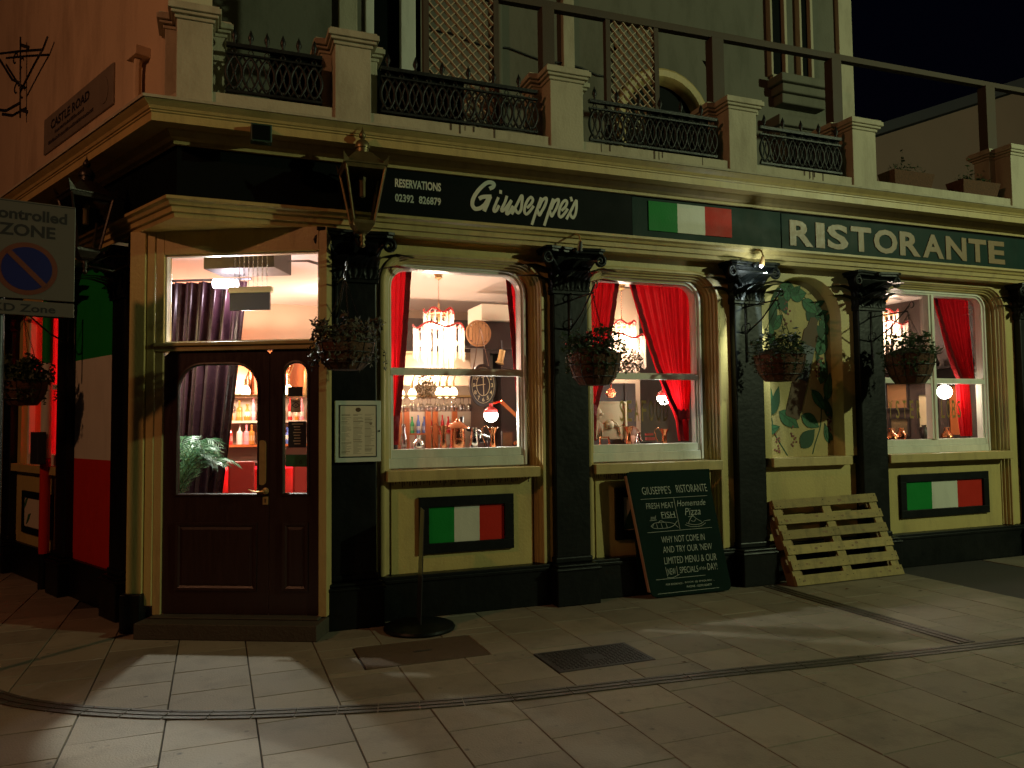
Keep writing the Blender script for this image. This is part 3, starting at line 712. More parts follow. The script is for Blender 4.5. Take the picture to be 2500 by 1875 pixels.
# solid fill over the entrance corner
pts = [cornerxy(.10), FC @ Vector((-7.0, -.10, 0)), FC @ Vector((-7.0, .3, 0)), FA @ Vector((1.3, .5, 0)), FA @ Vector((1.3, -.10, 0))]
obj('entrance_soffit', G().flatprism([(p.x, p.y) for p in pts], 3.16, 3.19), CREAMT, B)
# sign boards
SB = thing('shop_sign', 'long black fascia sign reading Giuseppe\'s with a reservations number above the windows', 'shop sign', FA, (0, -.13, 0))
obj('board', G().box(.95, 3.595, -.012, 0, 3.312, 3.70), BLACKB, SB)
GL = [
[[(2.202, 3.626), (2.227, 3.641), (2.233, 3.666), (2.207, 3.678), (2.167, 3.668), (2.116, 3.624), (2.07, 3.567), (2.042, 3.511), (2.036, 3.467), (2.049, 3.442), (2.069, 3.432), (2.109, 3.445), (2.149, 3.478), (2.175, 3.519)], [(2.105, 3.529), (2.135, 3.544), (2.201, 3.553)], [(2.196, 3.545), (2.17, 3.484), (2.146, 3.429)]] ,
[[(2.272, 3.547), (2.246, 3.487), (2.23, 3.441), (2.238, 3.425), (2.256, 3.439), (2.277, 3.477)], [(2.296, 3.611), (2.295, 3.594)]] ,
[[(2.352, 3.567), (2.334, 3.514), (2.305, 3.458), (2.304, 3.436), (2.323, 3.445), (2.354, 3.482), (2.391, 3.534)], [(2.393, 3.532), (2.369, 3.478), (2.348, 3.432), (2.353, 3.413), (2.374, 3.43), (2.406, 3.484)]] ,
[[(2.4, 3.422), (2.432, 3.479), (2.464, 3.541), (2.493, 3.591), (2.498, 3.564), (2.492, 3.514), (2.484, 3.464), (2.462, 3.433), (2.442, 3.441), (2.431, 3.464)]] ,
[[(2.547, 3.49), (2.579, 3.522), (2.598, 3.559), (2.585, 3.583), (2.561, 3.57), (2.532, 3.523), (2.518, 3.477), (2.518, 3.443), (2.536, 3.429), (2.568, 3.457), (2.6, 3.502)]] ,
[[(2.676, 3.584), (2.654, 3.529), (2.62, 3.437), (2.587, 3.345)], [(2.656, 3.5), (2.686, 3.562), (2.724, 3.591), (2.729, 3.566), (2.707, 3.509), (2.679, 3.462), (2.66, 3.43), (2.647, 3.454), (2.64, 3.483)]] ,
[[(2.794, 3.585), (2.772, 3.53), (2.738, 3.437), (2.707, 3.347)], [(2.774, 3.5), (2.805, 3.563), (2.843, 3.59), (2.847, 3.567), (2.826, 3.51), (2.798, 3.463), (2.778, 3.431), (2.765, 3.455), (2.758, 3.484)]] ,
[[(2.88, 3.495), (2.913, 3.528), (2.93, 3.565), (2.92, 3.587), (2.895, 3.574), (2.864, 3.526), (2.85, 3.477), (2.849, 3.445), (2.868, 3.431), (2.901, 3.462), (2.932, 3.507)]] ,
[[(2.97, 3.617), (2.978, 3.592)]] ,
[[(2.925, 3.423), (2.959, 3.482), (2.991, 3.54), (3.022, 3.597), (3.024, 3.564), (3.021, 3.513), (3.009, 3.466), (2.989, 3.434), (2.97, 3.448), (2.959, 3.472)]]]
for k, st in enumerate(GL):
    g = G()
    for j, ln in enumerate(st): strokes(g, [ln], .034 if k == 0 else .0245, -.0125-j*.0006, .003)
    obj('letter', g, LETW, SB)
text('lettering', 'RESERVATIONS', 1.367, -.014, 3.553, .08, LETW, SB, fit=(.392, .072), off=.0022, extr=.001)
text('lettering', '02392', 1.367, -.014, 3.432, .08, LETW, SB, fit=(.158, .066), off=.002, extr=.001)
text('lettering', '826879', 1.568, -.014, 3.432, .08, LETW, SB, fit=(.190, .066), off=.002, extr=.001)
SG = thing('shop_sign', 'painted green, white and red flag board in the middle of the fascia', 'shop sign', FA, (0, -.13, 0))
obj('board', G().box(3.60, 5.305, -.010, 0, 3.312, 3.69), GREENB, SG)
for k, (a, b, m) in enumerate(((3.77, 4.085, GREENP), (4.085, 4.395, WHITEP), (4.395, 4.705, REDP))):
    obj('flag_stripe', G().box(a, b, -.020, -.013, 3.385, 3.665), m, SG)
SR = thing('shop_sign', 'dark green fascia board with large gold capitals RISTORANTE at the right end', 'shop sign', FA, (0, -.13, 0))
obj('board', G().box(5.315, 9.4, -.016, 0, 3.312, 3.68), GREENB, SR)
lx = 5.41; widths = dict(R=.34, I=.13, S=.32, T=.32, O=.38, A=.36, N=.36, E=.30)
tot = sum(widths[c_] for c_ in 'RISTORANTE'); sc = (8.50-5.41)/(tot+9*.04)
for ch in 'RISTORANTE':
    me = text_mesh(ch, .36, extr=.004, off=.012)
    xs = [v.co.x for v in me.vertices]; zs = [v.co.z for v in me.vertices]; wd = widths[ch]*sc
    me.transform(T(-min(xs), 0, -min(zs))); me.transform(Matrix.Diagonal((wd/(max(xs)-min(xs)), 1, .262/(max(zs)-min(zs)), 1)))
    obj('letter', me, LETG, SR, T(lx, -.021, 3.362)); lx += wd+.04*sc

# ---- parapet, piers
obj('parapet_base', sweepAC([(.08, 3.955), (.08, 4.175), (-.18, 4.175), (-.18, 3.955)], 9.6, -6.05), PINKW, B)
def pier(F, s0, s1):
    g = G().box(s0-.09, s1+.09, .10, .30, 3.955, 4.70)
    P = obj('balcony_pier', g.box(s0, s1, -.10, .0995, 3.955, 4.70), PINKW, B, F, bevel=.006)
    c_ = G(); a = .0
    for e, za, zb in ((.015, 4.70, 4.73), (.04, 4.73, 4.755), (.06, 4.755, 4.80), (.045, 4.80, 4.82)):
        c_.box(s0-e, s1+e, -.10-e, .105, za, zb)
        c_.box(s0-.09-e, s1+.09+e, .106-e, .30+e, za, zb-.002)
    obj('pier_cap', c_, PINKW, P, bevel=.006)
for s0, s1 in ((-.30, -.04), (.885, 1.18), (2.80, 3.13), (4.74, 5.075), (6.33, 6.655), (8.745, 9.1)): pier(FA, s0, s1)
# terrace deck
dk = [cornerxy(.0), FA @ Vector((9.6, 0, 0)), FA @ Vector((9.6, 3.2, 0)), cornerxy(-3.2, -.05), cornerxy(-.1, -.05)]
g = G().flatprism([(p.x, p.y) for p in dk], 3.90, 3.928)
obj('terrace_deck', g, STONE, B, FA)
# ---- upper side wall (flush with side street) and set back upper front
e = FC.inverted() @ (FA @ Vector((-.40, .10, 0)))
obj('upper_side_wall', G().box(-13, -6.02, .0, .3, 3.93, 9.0), RENDERW, B, FC)
obj('downpipe', G().tube([(-6.62, -.06, 3.95), (-6.62, -.06, 4.62), (-6.60, -.06, 4.70)], .035, 8).box(-6.70, -6.50, -.12, 0, 4.70, 4.78), RENDERW, B, FC, bevel=.004)
yb = 2.5
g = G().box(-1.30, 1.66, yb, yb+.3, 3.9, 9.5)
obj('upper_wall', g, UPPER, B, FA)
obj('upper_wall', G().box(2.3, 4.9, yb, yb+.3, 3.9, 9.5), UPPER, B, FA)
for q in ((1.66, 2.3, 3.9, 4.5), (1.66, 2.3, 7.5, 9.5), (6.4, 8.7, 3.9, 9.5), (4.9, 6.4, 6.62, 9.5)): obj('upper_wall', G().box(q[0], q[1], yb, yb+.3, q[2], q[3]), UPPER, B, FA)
# corner pilasters on the upper wall
for a, b in ((1.29, 1.50), (4.13, 4.29), (8.70, 8.96)):
    obj('upper_pilaster', G().box(a, b, yb-.08, yb, 3.94, 9.0), PINKW, B, FA, bevel=.01)
W = obj('upper_window', G().box(1.60, 1.70, yb-.05, yb+.05, 4.5, 7.5).box(2.02, 2.20, yb-.05, yb+.05, 4.0, 7.5).box(2.28, 2.36, yb-.05, yb+.05, 4.5, 7.5), WHITEF, B, FA, bevel=.01)
obj('glass_pane', G().box(1.66, 2.32, yb+.1, yb+.11, 4.5, 7.5), BLACKB, W)
# arched window
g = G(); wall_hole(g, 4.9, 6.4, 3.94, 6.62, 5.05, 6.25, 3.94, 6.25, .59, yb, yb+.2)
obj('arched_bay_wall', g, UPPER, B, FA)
g = G(); ring(g, 5.05, 6.25, 3.94, 6.25, .59, [(-.13, 0), (-.13, .05), (-.10, .07), (-.02, .06), (.0, .03), (.02, -.02), (.04, -.10)])
AW = obj('arch_moulding', g, CREAMT, B, FA @ T(0, yb, 0), smooth=True)
obj('glass_pane', G().box(5.05, 6.25, .14, .15, 3.94, 6.2), BLACKB, AW)
cb_ = thing('wall_cable', 'thin sagging black cable fixed along the upper wall behind the balcony', 'cable', FA, (0, yb-.02, 0))
obj('cable', G().tube([(2.4+.25*k, 0, 6.35-.02*k+.03*sin(k*1.9)) for k in range(11)], .012, 5), IRON, cb_, smooth='all')
rp_ = thing('drainpipe', 'cast iron drainpipe on the upper wall between the lattice screens', 'drainpipe', FA, (3.25, yb-.07, 0))
obj('pipe_section', G().tube([(0, 0, 3.95), (0, 0, 9)], .045, 10), UPPER, rp_, smooth=True)
for z in (5.6, 6.9): obj('pipe_collar', G().tube([(0, 0, z), (0, 0, z+.08)], .06, 10), UPPER, rp_, smooth=True)
# lit sash windows in the far end of the upper wall
for xa, xb, za, zb in ((7.45, 7.66, 6.55, 9.2), (7.98, 8.14, 6.55, 9.2)):
    W = obj('upper_window', G().box(xa-.04, xa, yb-.10, yb, za, zb).box(xb, xb+.05, yb-.10, yb, za, zb).box(xa, xb, yb-.08, yb, za-.03, za+.03).box(xa, xb, yb-.08, yb, za+.42, za+.46), PINKW, B, FA, bevel=.01)
    obj('glass_pane', G().box(xa, xb, yb-.03, yb-.025, za+.03, zb), BLACKB, W)
g = G()
for k, (a, b, z0, z1, d) in enumerate(((7.40, 8.40, 6.38, 6.50, .32), (7.46, 8.36, 6.26, 6.38, .26), (7.5, 8.3, 6.12, 6.26, .2), (7.35, 8.5, 5.75, 5.9, .30), (7.4, 8.45, 5.62, 5.75, .24))):
    g.box(a, b, yb-d, yb, z0, z1)
g.prism([(7.5, 5.62), (7.62, 5.2), (7.9, 5.05), (8.2, 5.2), (8.35, 5.62)], yb-.2, yb)
obj('window_hood', g, UPPER, B, FA, bevel=.02)

# ---- cast iron railings
def railing(x0, x1, lab, scr=(0, 1)):
    R_ = thing('iron_railing', lab, 'railing', FA, (x0, -.03, 4.18), group='cast iron railings between the balcony piers')
    L_ = x1-x0; n = max(3, round(L_/.118)); p = L_/n
    obj('dark_screen', G().box(L_*scr[0], L_*scr[1], .03, .036, .0, .40), BLACKB, R_)
    obj('top_rail', G().box(0, L_, -.02, .02, .395, .425), IRON, R_)
    obj('mid_rail', G().box(0, L_, -.012, .012, .335, .35), IRON, R_)
    obj('bottom_rail', G().box(0, L_, -.015, .015, .03, .05), IRON, R_)
    g = G()
    for sx in (-1, 1):
        g.tube([(sx*(p*.5)*cos(pi*t/10-pi/2)+(0 if sx < 0 else 0), 0, .05+.285*t/10) for t in range(11)], [.010+.005*sin(pi*t/10) for t in range(11)], 5)
    g.tube([(-p/2, 0, .05), (-p*.2, 0, .12), (0, 0, .19), (-p*.2, 0, .27), (-p/2, 0, .335)], .009, 5)
    g.tube([(p/2, 0, .05), (p*.2, 0, .12), (0, 0, .19), (p*.2, 0, .27), (p/2, 0, .335)], .009, 5)
    g.sphere((0, 0, .19), .018, 6, 4, (1, .6, 1.4)); g.sphere((0, 0, .075), .014, 6, 4); g.sphere((0, 0, .315), .014, 6, 4)
    g.tube([(0, 0, .335), (-.02, 0, .365), (0, 0, .395), (.02, 0, .365), (0, 0, .335)], .006, 4)
    me = g.mesh('scroll_baluster')
    f = G().lathe([(.006, 0), (.012, .012), (.008, .02), (.020, .045), (.024, .06), (.018, .085), (.006, .115), (.001, .13)], n=8)
    mf = f.mesh('spear_finial')
    for k in range(n):
        obj('scroll_baluster', me, IRON, R_, T(p*(k+.5), 0, 0), smooth='all')
        if k % 2 == 0 or n < 7: obj('spear_finial', mf, IRON, R_, T(p*(k+.5), 0, .425), smooth='all')
railing(.055, .79, 'short iron railing between the two leftmost balcony piers', (.45, 1))
railing(1.275, 2.70, 'long iron railing above the Giuseppe\'s lettering', (.0, .52))
railing(3.225, 4.64, 'iron railing above the painted flag sign, third from the left', (.45, .95))
railing(5.17, 6.23, 'rightmost iron railing, above the RISTORANTE letters', (.35, 1))

# ---- pergola
PG = thing('pergola', 'long thin timber pergola rail on brown posts above the balcony', 'pergola', FA)
obj('beam', G().hexa([(.5, .32, 5.56), (12, .32, 5.80), (12, .40, 5.80), (.5, .40, 5.56), (.5, .32, 5.645), (12, .32, 5.855), (12, .40, 5.855), (.5, .40, 5.615)]), RUSTY, PG, bevel=.004)
for s, w_ in ((2.97, .13), (4.93, .15), (6.54, .14), (9.0, .16)): obj('post', G().box(s-w_/2, s+w_/2, .30, .42, 4.0, 5.56+(s-.5)*.0209), RUSTY, PG, bevel=.005)
def lattice(x0, x1, z0, z1, lab):
    Lp = thing('lattice_screen', lab, 'lattice screen', FA, (0, .36, 0), group='timber lattice screens on the balcony')
    obj('frame_post', G().box(x0-.05, x0, -.03, .03, z0, z1), RUSTY, Lp); obj('frame_post', G().box(x1, x1+.05, -.03, .03, z0, z1), RUSTY, Lp)
    st = .105; H_ = z1-z0; W_ = x1-x0
    for sgn in (1, -1):
        k = -int(H_/st)-1
        while k*st < W_+H_:
            c_ = k*st   # line x = c + sgn*(z) 
            pts = []
            # x - x0 = c + t (sgn=1) ; = c - t
            if sgn == 1: t0, t1 = max(0, -c_), min(H_, W_-c_)
            else: t0, t1 = max(0, c_-W_), min(H_, c_)
            if t1-t0 > .03:
                a = (x0+c_+sgn*t0, .006*sgn, z0+t0); b = (x0+c_+sgn*t1, .006*sgn, z0+t1)
                obj('lattice_slat', G().bar(a, b, .040, .008, (0, 0, 1)), LATT, Lp)
            k += 1
lattice(1.79, 2.42, 4.1, 6.3, 'left lattice screen of crossed slats behind the longest railing')
lattice(3.66, 4.17, 4.1, 5.64, 'right lattice screen of crossed slats between two pergola posts')
# ---- planters on the balcony
def plant_cloud(g, c, r, n, sz, sc=(1, 1, 1), up=0.0, seed=1):
    rn = random.Random(seed)
    for _ in range(n):
        while True:
            p = Vector((rn.uniform(-1, 1), rn.uniform(-1, 1), rn.uniform(-1, 1)))
            if p.length < 1: break
        p = Vector((p.x*r*sc[0]+c[0], p.y*r*sc[1]+c[1], p.z*r*sc[2]+c[2]))
        a = Vector((rn.gauss(0, 1), rn.gauss(0, 1), rn.gauss(0, 1)+up)).normalized(); b = a.orthogonal().normalized()
        s_ = sz*rn.uniform(.5, 1.3); q = a.cross(b)
        g.add([p-a*s_, p+b*s_*.55+q*s_*.1, p+a*s_, p-b*s_*.55+q*s_*.1], [(0, 1, 2, 3)])
for s, lab, sd in ((7.25, 'terracotta trough planter with straggly plants on the balcony wall, nearer one', 3), (8.3, 'terracotta trough planter on the balcony wall beside the end pier', 4)):
    t = thing('trough_planter', lab, 'planter', FA, (s, .05, 4.178))
    obj('trough', G().hexa([(-.27, -.09, 0), (.27, -.09, 0), (.27, .09, 0), (-.27, .09, 0), (-.31, -.12, .17), (.31, -.12, .17), (.31, .12, .17), (-.31, .12, .17)]), COIR, t, bevel=.01)
    g = G(); plant_cloud(g, (0, 0, .21), .2, 90, .03, (1.4, .5, .4), seed=sd); plant_cloud(g, (-.05, 0, .33), .1, 14, .03, (.3, .3, 1.3), seed=sd+5)
    obj('foliage', g, LEAF, t)
# ---- neighbour beyond
N = thing('neighbouring_house', 'low brown rendered house with a sloping dark roof beyond the balcony', 'house', FA, (0, 5.0, 0))
obj('wall', G().prism([(12.0, 3), (12.0, 7.1), (16.4, 8.72), (20, 8.7), (20, 3)], 0, .3), NEIGH, N)
obj('roof', G().prism([(11.9, 7.1), (16.35, 8.74), (20, 8.72), (20, 8.92), (16.3, 8.95), (11.9, 7.3)], -.15, 4), ROOFD, N)
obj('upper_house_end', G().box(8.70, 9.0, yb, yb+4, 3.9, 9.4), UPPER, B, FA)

# ================================================================== STREET FURNITURE ON THE FRONT
def lantern(F, loc, M1, lab, rz=0.0, wall=None):
    L_ = thing('wall_lantern', lab, 'lantern', F, loc, rz)
    def sq(g, w0, z0, w1, z1):
        g.hexa([(-w0, -w0, z0), (w0, -w0, z0), (w0, w0, z0), (-w0, w0, z0), (-w1, -w1, z1), (w1, -w1, z1), (w1, w1, z1), (-w1, w1, z1)])
    g = G(); tb, tt, zb, zt = .078, .148, .12, .52
    for sx in (-1, 1):
        for sy in (-1, 1): g.bar((sx*tb, sy*tb, zb), (sx*tt, sy*tt, zt), .016, .016)
    sq(g, .082, .10, .084, .125); sq(g, .15, .505, .158, .535); sq(g, .165, .535, .165, .548)
    obj('cage', g, M1, L_, bevel=.002)
    g = G(); sq(g, .155, .548, .06, .66); obj('hood', g, M1, L_, bevel=.003)
    g = G(); sq(g, .082, .10, .05, .05); sq(g, .05, .05, .03, .035); obj('base', g, M1, L_, bevel=.003)
    obj('bottom_finial', G().lathe([(.03, .035), (.018, .01), (.026, -.012), (.012, -.03), (.022, -.05), (.016, -.068), (.002, -.075)], n=10), M1, L_, smooth='all')
    obj('chimney', G().lathe([(.05, .655), (.05, .70), (.058, .70), (.060, .72), (.045, .755), (.02, .77), (.012, .78)], n=14), M1, L_, smooth=True)
    obj('top_finial', G().lathe([(.010, .775), (.026, .79), (.028, .808), (.016, .83), (.005, .85), (.001, .875)], n=10), M1, L_, smooth='all')
    for sx in (-1, 1):
        for sy in (-1, 1):
            obj('corner_crest', G().add([(sx*.165, sy*.165, .53), (sx*.125, sy*.165, .548), (sx*.175, sy*.18, .615), (sx*.165, sy*.125, .548), (sx*.150, sy*.150, .55)], [(0, 1, 2), (0, 2, 3), (1, 4, 2), (4, 3, 2), (0, 3, 4, 1)]), M1, L_)
    for k in range(4):
        p = G().add([(-tb, -tb, zb), (tb, -tb, zb), (tt, -tt, zt), (-tt, -tt, zt)], [(0, 1, 2, 3)])
        obj('glass_pane', p, LANTG, L_, Matrix.Rotation(k*pi/2, 4, 'Z'))
    obj('lamp_tube', G().lathe([(.016, .32), (.022, .325), (.022, .44), (.026, .445), (.026, .475), (.012, .48), (.012, .505)], n=10), PLASW, L_, smooth=True)
    if wall:
        obj('bracket', G().tube([(0, wall, .30), (0, wall-.02, .05), (0, wall*.6, -.02), (0, 0, .0)], .012, 6).tube([(0, wall, .12), (0, wall*.5, .10), (0, .05, .02)], .009, 6).tube([(.0, wall, .55), (0, wall*.55, .62), (0, .14, .54)], .008, 6), LANTD, L_, smooth='all')
    return L_
lantern(FA, (1.045, -.45, 3.03), LANTM, 'unlit brass coloured lantern in front of the fascia above the column beside the door', wall=.30)
lantern(FC, (-6.50, -.48, 2.87), LANTD, 'unlit black lantern on the side street end of the corner, left of the door', wall=.34)
# floodlight
fl = thing('floodlight', 'small dark green floodlight box under the cornice above the entrance', 'floodlight', FA, (.30, -.42, 3.69))
obj('housing', G().box(-.075, .075, -.05, .035, 0, .135), FLOODM, fl, bevel=.006)
obj('lens', G().box(-.06, .06, -.056, -.051, .012, .12), BLACKB, fl); obj('bracket', G().bar((0, .035, .07), (0, .20, .07), .02, .02), IRON, fl)
# small spotlights over columns
def spotfit(s, lab, lit=False):
    t = thing('spotlight_fitting', lab, 'spotlight', FA, (s, -.27, 3.17))
    obj('arm', G().tube([(0, .06, .10), (0, -.03, .07), (0, -.06, .0), (.0, -.05, -.02)], .008, 6), BRASS, t)
    obj('lamp_head', G().tube([(0, -.055, .01), (0, -.03, -.07)], [.018, .028], 10), SILVER if not lit else BRASS, t, smooth=True)
    if lit: obj('bulb', G().sphere((0, -.022, -.078), .018, 8, 6), LEDP, t)
spotfit(2.97, 'small unlit spotlight hooked over the column between the first two windows')
spotfit(4.93, 'small spotlight shining on the column left of the painted niche', True)
lamp('column_spotlight', FA, (4.93, -.38, 3.10), 260, (.86, 1.0, .95), .015, 'SPOT', radians(66), (4.93, -.02, 2.62), .8)
lamp('column_spotlight_glow', FA, (4.93, -.36, 3.0), 6, (.86, 1.0, .95), .02)

# hanging baskets
def chainpath(a, b, n):
    return [tuple(Vector(a).lerp(Vector(b), k/n)) for k in range(n+1)]
def chain(g, a, b, r=.006):
    a, b = Vector(a), Vector(b); n = max(4, int((b-a).length/.022)); d = (b-a)/n
    for k in range(n):
        p = a+d*k; q = a+d*(k+1.25); u = Vector((0, 1, 0)) if k % 2 else Vector((1, 0, 0))
        m = (p+q)/2; o = u*r
        g.tube([p, m+o, q], .0018, 3, False); g.tube([p, m-o, q], .0018, 3, False)
def basket(F, s, zr, lab_b, lab_k, seed, off=.55, reach=.0, r=.205, h=.24, flow=False, dry=False, bz=.52, hook=True):
    wall_y = -.08
    br_ = thing('basket_bracket', lab_k, 'bracket', F, (s, wall_y, zr+bz))
    L_ = off-.08
    g = G().box(-.012, .012, -.008, 0, -.55, .06)
    g.tube([(0, 0, 0), (0, -L_*.5, .004), (0, -L_, .0)], .007, 6)
    g.tube([(0, -.01, -.26), (0, -L_*.5, -.15), (0, -L_*.85, -.02), (0, -L_-.02, .06)], .008, 6)
    g.tube([(0, -L_-.02+.028*cos(a*pi/6)-.028, .06+.03*sin(a*pi/6)+.0) for a in range(0, 11)], .006, 6)
    g.tube([(0, -.03-.035*cos(a*pi/5+pi), -.20+.035*sin(a*pi/5)) for a in range(0, 9)], .005, 5)
    g.tube([(0, -.03-.03*cos(a*pi/5+pi), .035+.03*sin(a*pi/5)) for a in range(0, 9)], .005, 5)
    g.tube([(0, -L_, 0), (0, -L_, -.035), (0, -L_-.015, -.045), (0, -L_-.02, -.03)], .005, 5)
    obj('scroll_iron', g, IRON, br_, smooth='all')
    t = thing('hanging_basket', lab_b, 'hanging basket', F, (s, -off, zr))
    obj('liner', G().lathe([(.001, -h), (r*.55, -h*.97), (r*.78, -h*.72), (r*.93, -h*.35), (r, 0), (r*.9, 0), (r*.85, -.03)], n=20), COIR, t, smooth=True)
    g = G()
    for rr, zz in ((1.01, 0), (.97, -.35), (.82, -.72)):
        g.tube([(r*rr*cos(a*pi/12), r*rr*sin(a*pi/12), h*zz) for a in range(25)], .004, 4, False)
    for k in range(12):
        a = k*pi/6; g.tube([(cos(a)*r*q, sin(a)*r*q, h*zz) for q, zz in ((1.01, 0), (.95, -.35), (.80, -.72), (.57, -.975))], .003, 4)
    obj('wire_frame', g, IRON, t)
    g = G()
    for k in range(3):
        a = k*2*pi/3+.5; chain(g, (cos(a)*r, sin(a)*r, 0), (0, 0, bz-.04))
    obj('chain', g, IRON, t)
    obj('moss', G().sphere((0, 0, -.02), r*.95, 14, 6, (1, 1, .4)), SOIL, t)
    g = G(); sc_ = 1.25 if not dry else 1.15
    plant_cloud(g, (0, 0, .04), r, 620, .023, (sc_, sc_, .52), seed=seed)
    plant_cloud(g, (-.05, -.05, -.06), r*.95, 300, .020, (1.25, 1.2, .55), seed=seed+1)
    rn = random.Random(seed)
    for k in range(34):
        a = rn.uniform(0, 6.28); x, y = cos(a)*r*rn.uniform(.3, 1.2), sin(a)*r*rn.uniform(.3, 1.2); hh = rn.uniform(.08, .2)
        g.tube([(x*.7, y*.7, .02), (x, y, hh)], .002, 3); plant_cloud(g, (x, y, hh), .045, 10, .026, seed=seed+k+20)
        if k % 2: 
            x *= 1.15; y *= 1.15; g.tube([(x*.8, y*.8, .0), (x, y, -.05), (x*1.02, y*1.02, -.05-hh*.9)], .002, 3); plant_cloud(g, (x, y, -.04-hh*.5), .04, 16, .016, (.6, .6, 2), seed=seed+k+50)
    obj('foliage', g, LEAFD if dry else LEAF, t)
    if flow:
        g = G()
        for k in range(14):
            a = rn.uniform(0, 6.28); g.sphere((cos(a)*r*rn.uniform(.2, 1.1), sin(a)*r*rn.uniform(.2, 1.1), rn.uniform(.08, .17)), .011, 6, 4)
        obj('flower', g, FLOWR, t, kind='stuff')
basket(FA, .90, 2.20, 'dry brown hanging basket on the column between the door and the menu case', 'iron scroll bracket on the column beside the door', 11, dry=True, r=.215, h=.20)
basket(FA, 2.97, 2.17, 'dark leafy hanging basket between the first and second windows', 'iron scroll bracket on the column between the first two windows', 21, flow=True, r=.225, h=.27)
basket(FA, 4.90, 2.20, 'green hanging basket with a reddish liner in front of the painted niche', 'iron scroll bracket on the column lit by a spotlight', 31, r=.235, h=.25)
basket(FA, 6.52, 2.24, 'round hanging basket silhouetted against the third window', 'iron scroll bracket on the column left of the third window', 41, r=.235, h=.30, bz=.44)
basket(FC, -7.95, 2.02, 'dark hanging basket on the side street front before the red lit window', 'iron scroll bracket on the side street column', 51, off=.5, r=.2, h=.22, bz=.6)

# menu case
m = thing('menu_case', 'pale framed menu case with a printed menu on the black column beside the door', 'menu case', FA, (1.065, -.08, 1.545))
obj('case', G().box(-.182, .182, -.05, 0, -.245, .245), MENUW, m, bevel=.004)
obj('inner_frame', G().box(-.148, .148, -.056, -.0505, -.206, -.200).box(-.148, .148, -.056, -.0505, .205, .211).box(-.148, -.143, -.056, -.0505, -.2, .205).box(.143, .148, -.056, -.0505, -.2, .205), DGREY, m)
obj('menu_sheet', G().box(-.142, .142, -.053, -.0505, -.199, .204), PAPER, m)
g = G(); rn = random.Random(5)
for c0 in (-.132, -.04, .052):
    for k in range(38):
        z = .135-k*.0085
        if rn.random() < .12: continue
        wdt = .035+rn.random()*.045; hh = .0022 if rn.random() < .85 else .0045
        g.box(c0, c0+wdt, -.0538, -.0531, z, z+hh)
obj('printed_line', g, INK, m, kind='stuff')
obj('emblem', G().prism([(0+.022*cos(a), .172+.018*sin(a)) for a in [k*pi/6 for k in range(12)]], -.0540, -.0531), MURB, m)
obj('stamp', G().prism([(.10+.011*cos(a), .06+.011*sin(a)) for a in [k*pi/6 for k in range(12)]], -.0540, -.0531), INK, m)
obj('lock', G().tube([(.168, -.05, 0), (.168, -.058, 0)], .008, 10), IRON, m)

# chalk board (A frame): sloping quadrilateral panels built in front-frame coordinates
cb = thing('chalk_board', 'leaning green chalk A board advertising fresh meat, fish and pizza below the second window', 'chalk board', FA)
bl, brr, tl, tr_ = Vector((3.67, -.235, .012)), Vector((4.53, -.25, .012)), Vector((3.49, -.135, 1.135)), Vector((4.355, -.135, 1.135))
ex = ((brr-bl)).normalized(); ez = (tl-bl); nrm = ex.cross(ez).normalized()
if nrm.y > 0: nrm = -nrm
Bm_ = Matrix(((ex.x, -nrm.x, ez.x/1.12, bl.x), (ex.y, -nrm.y, ez.y/1.12, bl.y), (ex.z, -nrm.z, ez.z/1.12, bl.z), (0, 0, 0, 1)))
P = []
W_, H_, r_ = .86, 1.12, .06
for cx_, cz_, a0 in ((r_, r_, pi), (W_-r_, r_, 1.5*pi), (W_-r_*.6, H_-r_*.6, 0), (r_*.3, H_-r_*.3, .5*pi)):
    rr = r_ if cz_ < .5 else (r_*.6 if cx_ > .4 else r_*.3)
    P += [(cx_+rr*cos(a0+k*pi/8), cz_+rr*sin(a0+k*pi/8)) for k in range(5)]
g = G().prism(P, 0, .018); g.v = [tuple(Bm_ @ Vector(v)) for v in g.v]
obj('front_panel', g, CHALKB, cb, bevel=.003)
g = G().box(-.004, .0, .004, .05, .05, H_-.03); g.v = [tuple(Bm_ @ Vector(v)) for v in g.v]
obj('panel_edge', g, BOARDE, cb)
g = G().hexa([(3.66, -.055, .0), (4.52, -.06, .0), (4.52, -.045, .0), (3.66, -.04, .0), (3.53, -.125, 1.14), (4.395, -.125, 1.14), (4.395, -.11, 1.14), (3.53, -.11, 1.14)])
obj('back_panel', g, CHALKB, cb, bevel=.003)
g = G()
for k in range(7): g.box(4.39, 4.402, -.115, -.10, 1.10-k*.06, 1.13-k*.06)
obj('hinge', g, BRASS, cb)
def cmesh(me):
    me.transform(Bm_); return me
def ctext(body, x, z, w_, h_, shear=.12, off=-.0008, dr=0.0):
    me = text_mesh(body, .1, shear=shear, off=off)
    xs = [v.co.x for v in me.vertices]; zs = [v.co.z for v in me.vertices]
    me.transform(T(-min(xs), 0, -min(zs))); me.transform(Matrix.Diagonal((w_/(max(xs)-min(xs)), 1, h_/(max(zs)-min(zs)), 1)))
    rn = random.Random(len(body)*7)
    me.transform(Matrix.Rotation(-dr, 4, 'Y'))
    me.transform(T(x, -.0025, z)); obj('chalk_lettering', cmesh(me), CHALK, cb)
ctext("GIUSEPPE'S", .12, .915, .30, .07, -.05); ctext('RISTORANTE', .48, .92, .335, .07, -.05)
ctext('FRESH MEAT', .13, .785, .29, .052); ctext('and', .15, .69, .06, .035, .3); ctext('FISH', .27, .70, .14, .052, 0)
ctext('Homemade', .455, .795, .31, .055, .35); ctext('Pizza', .52, .71, .17, .065, .3)
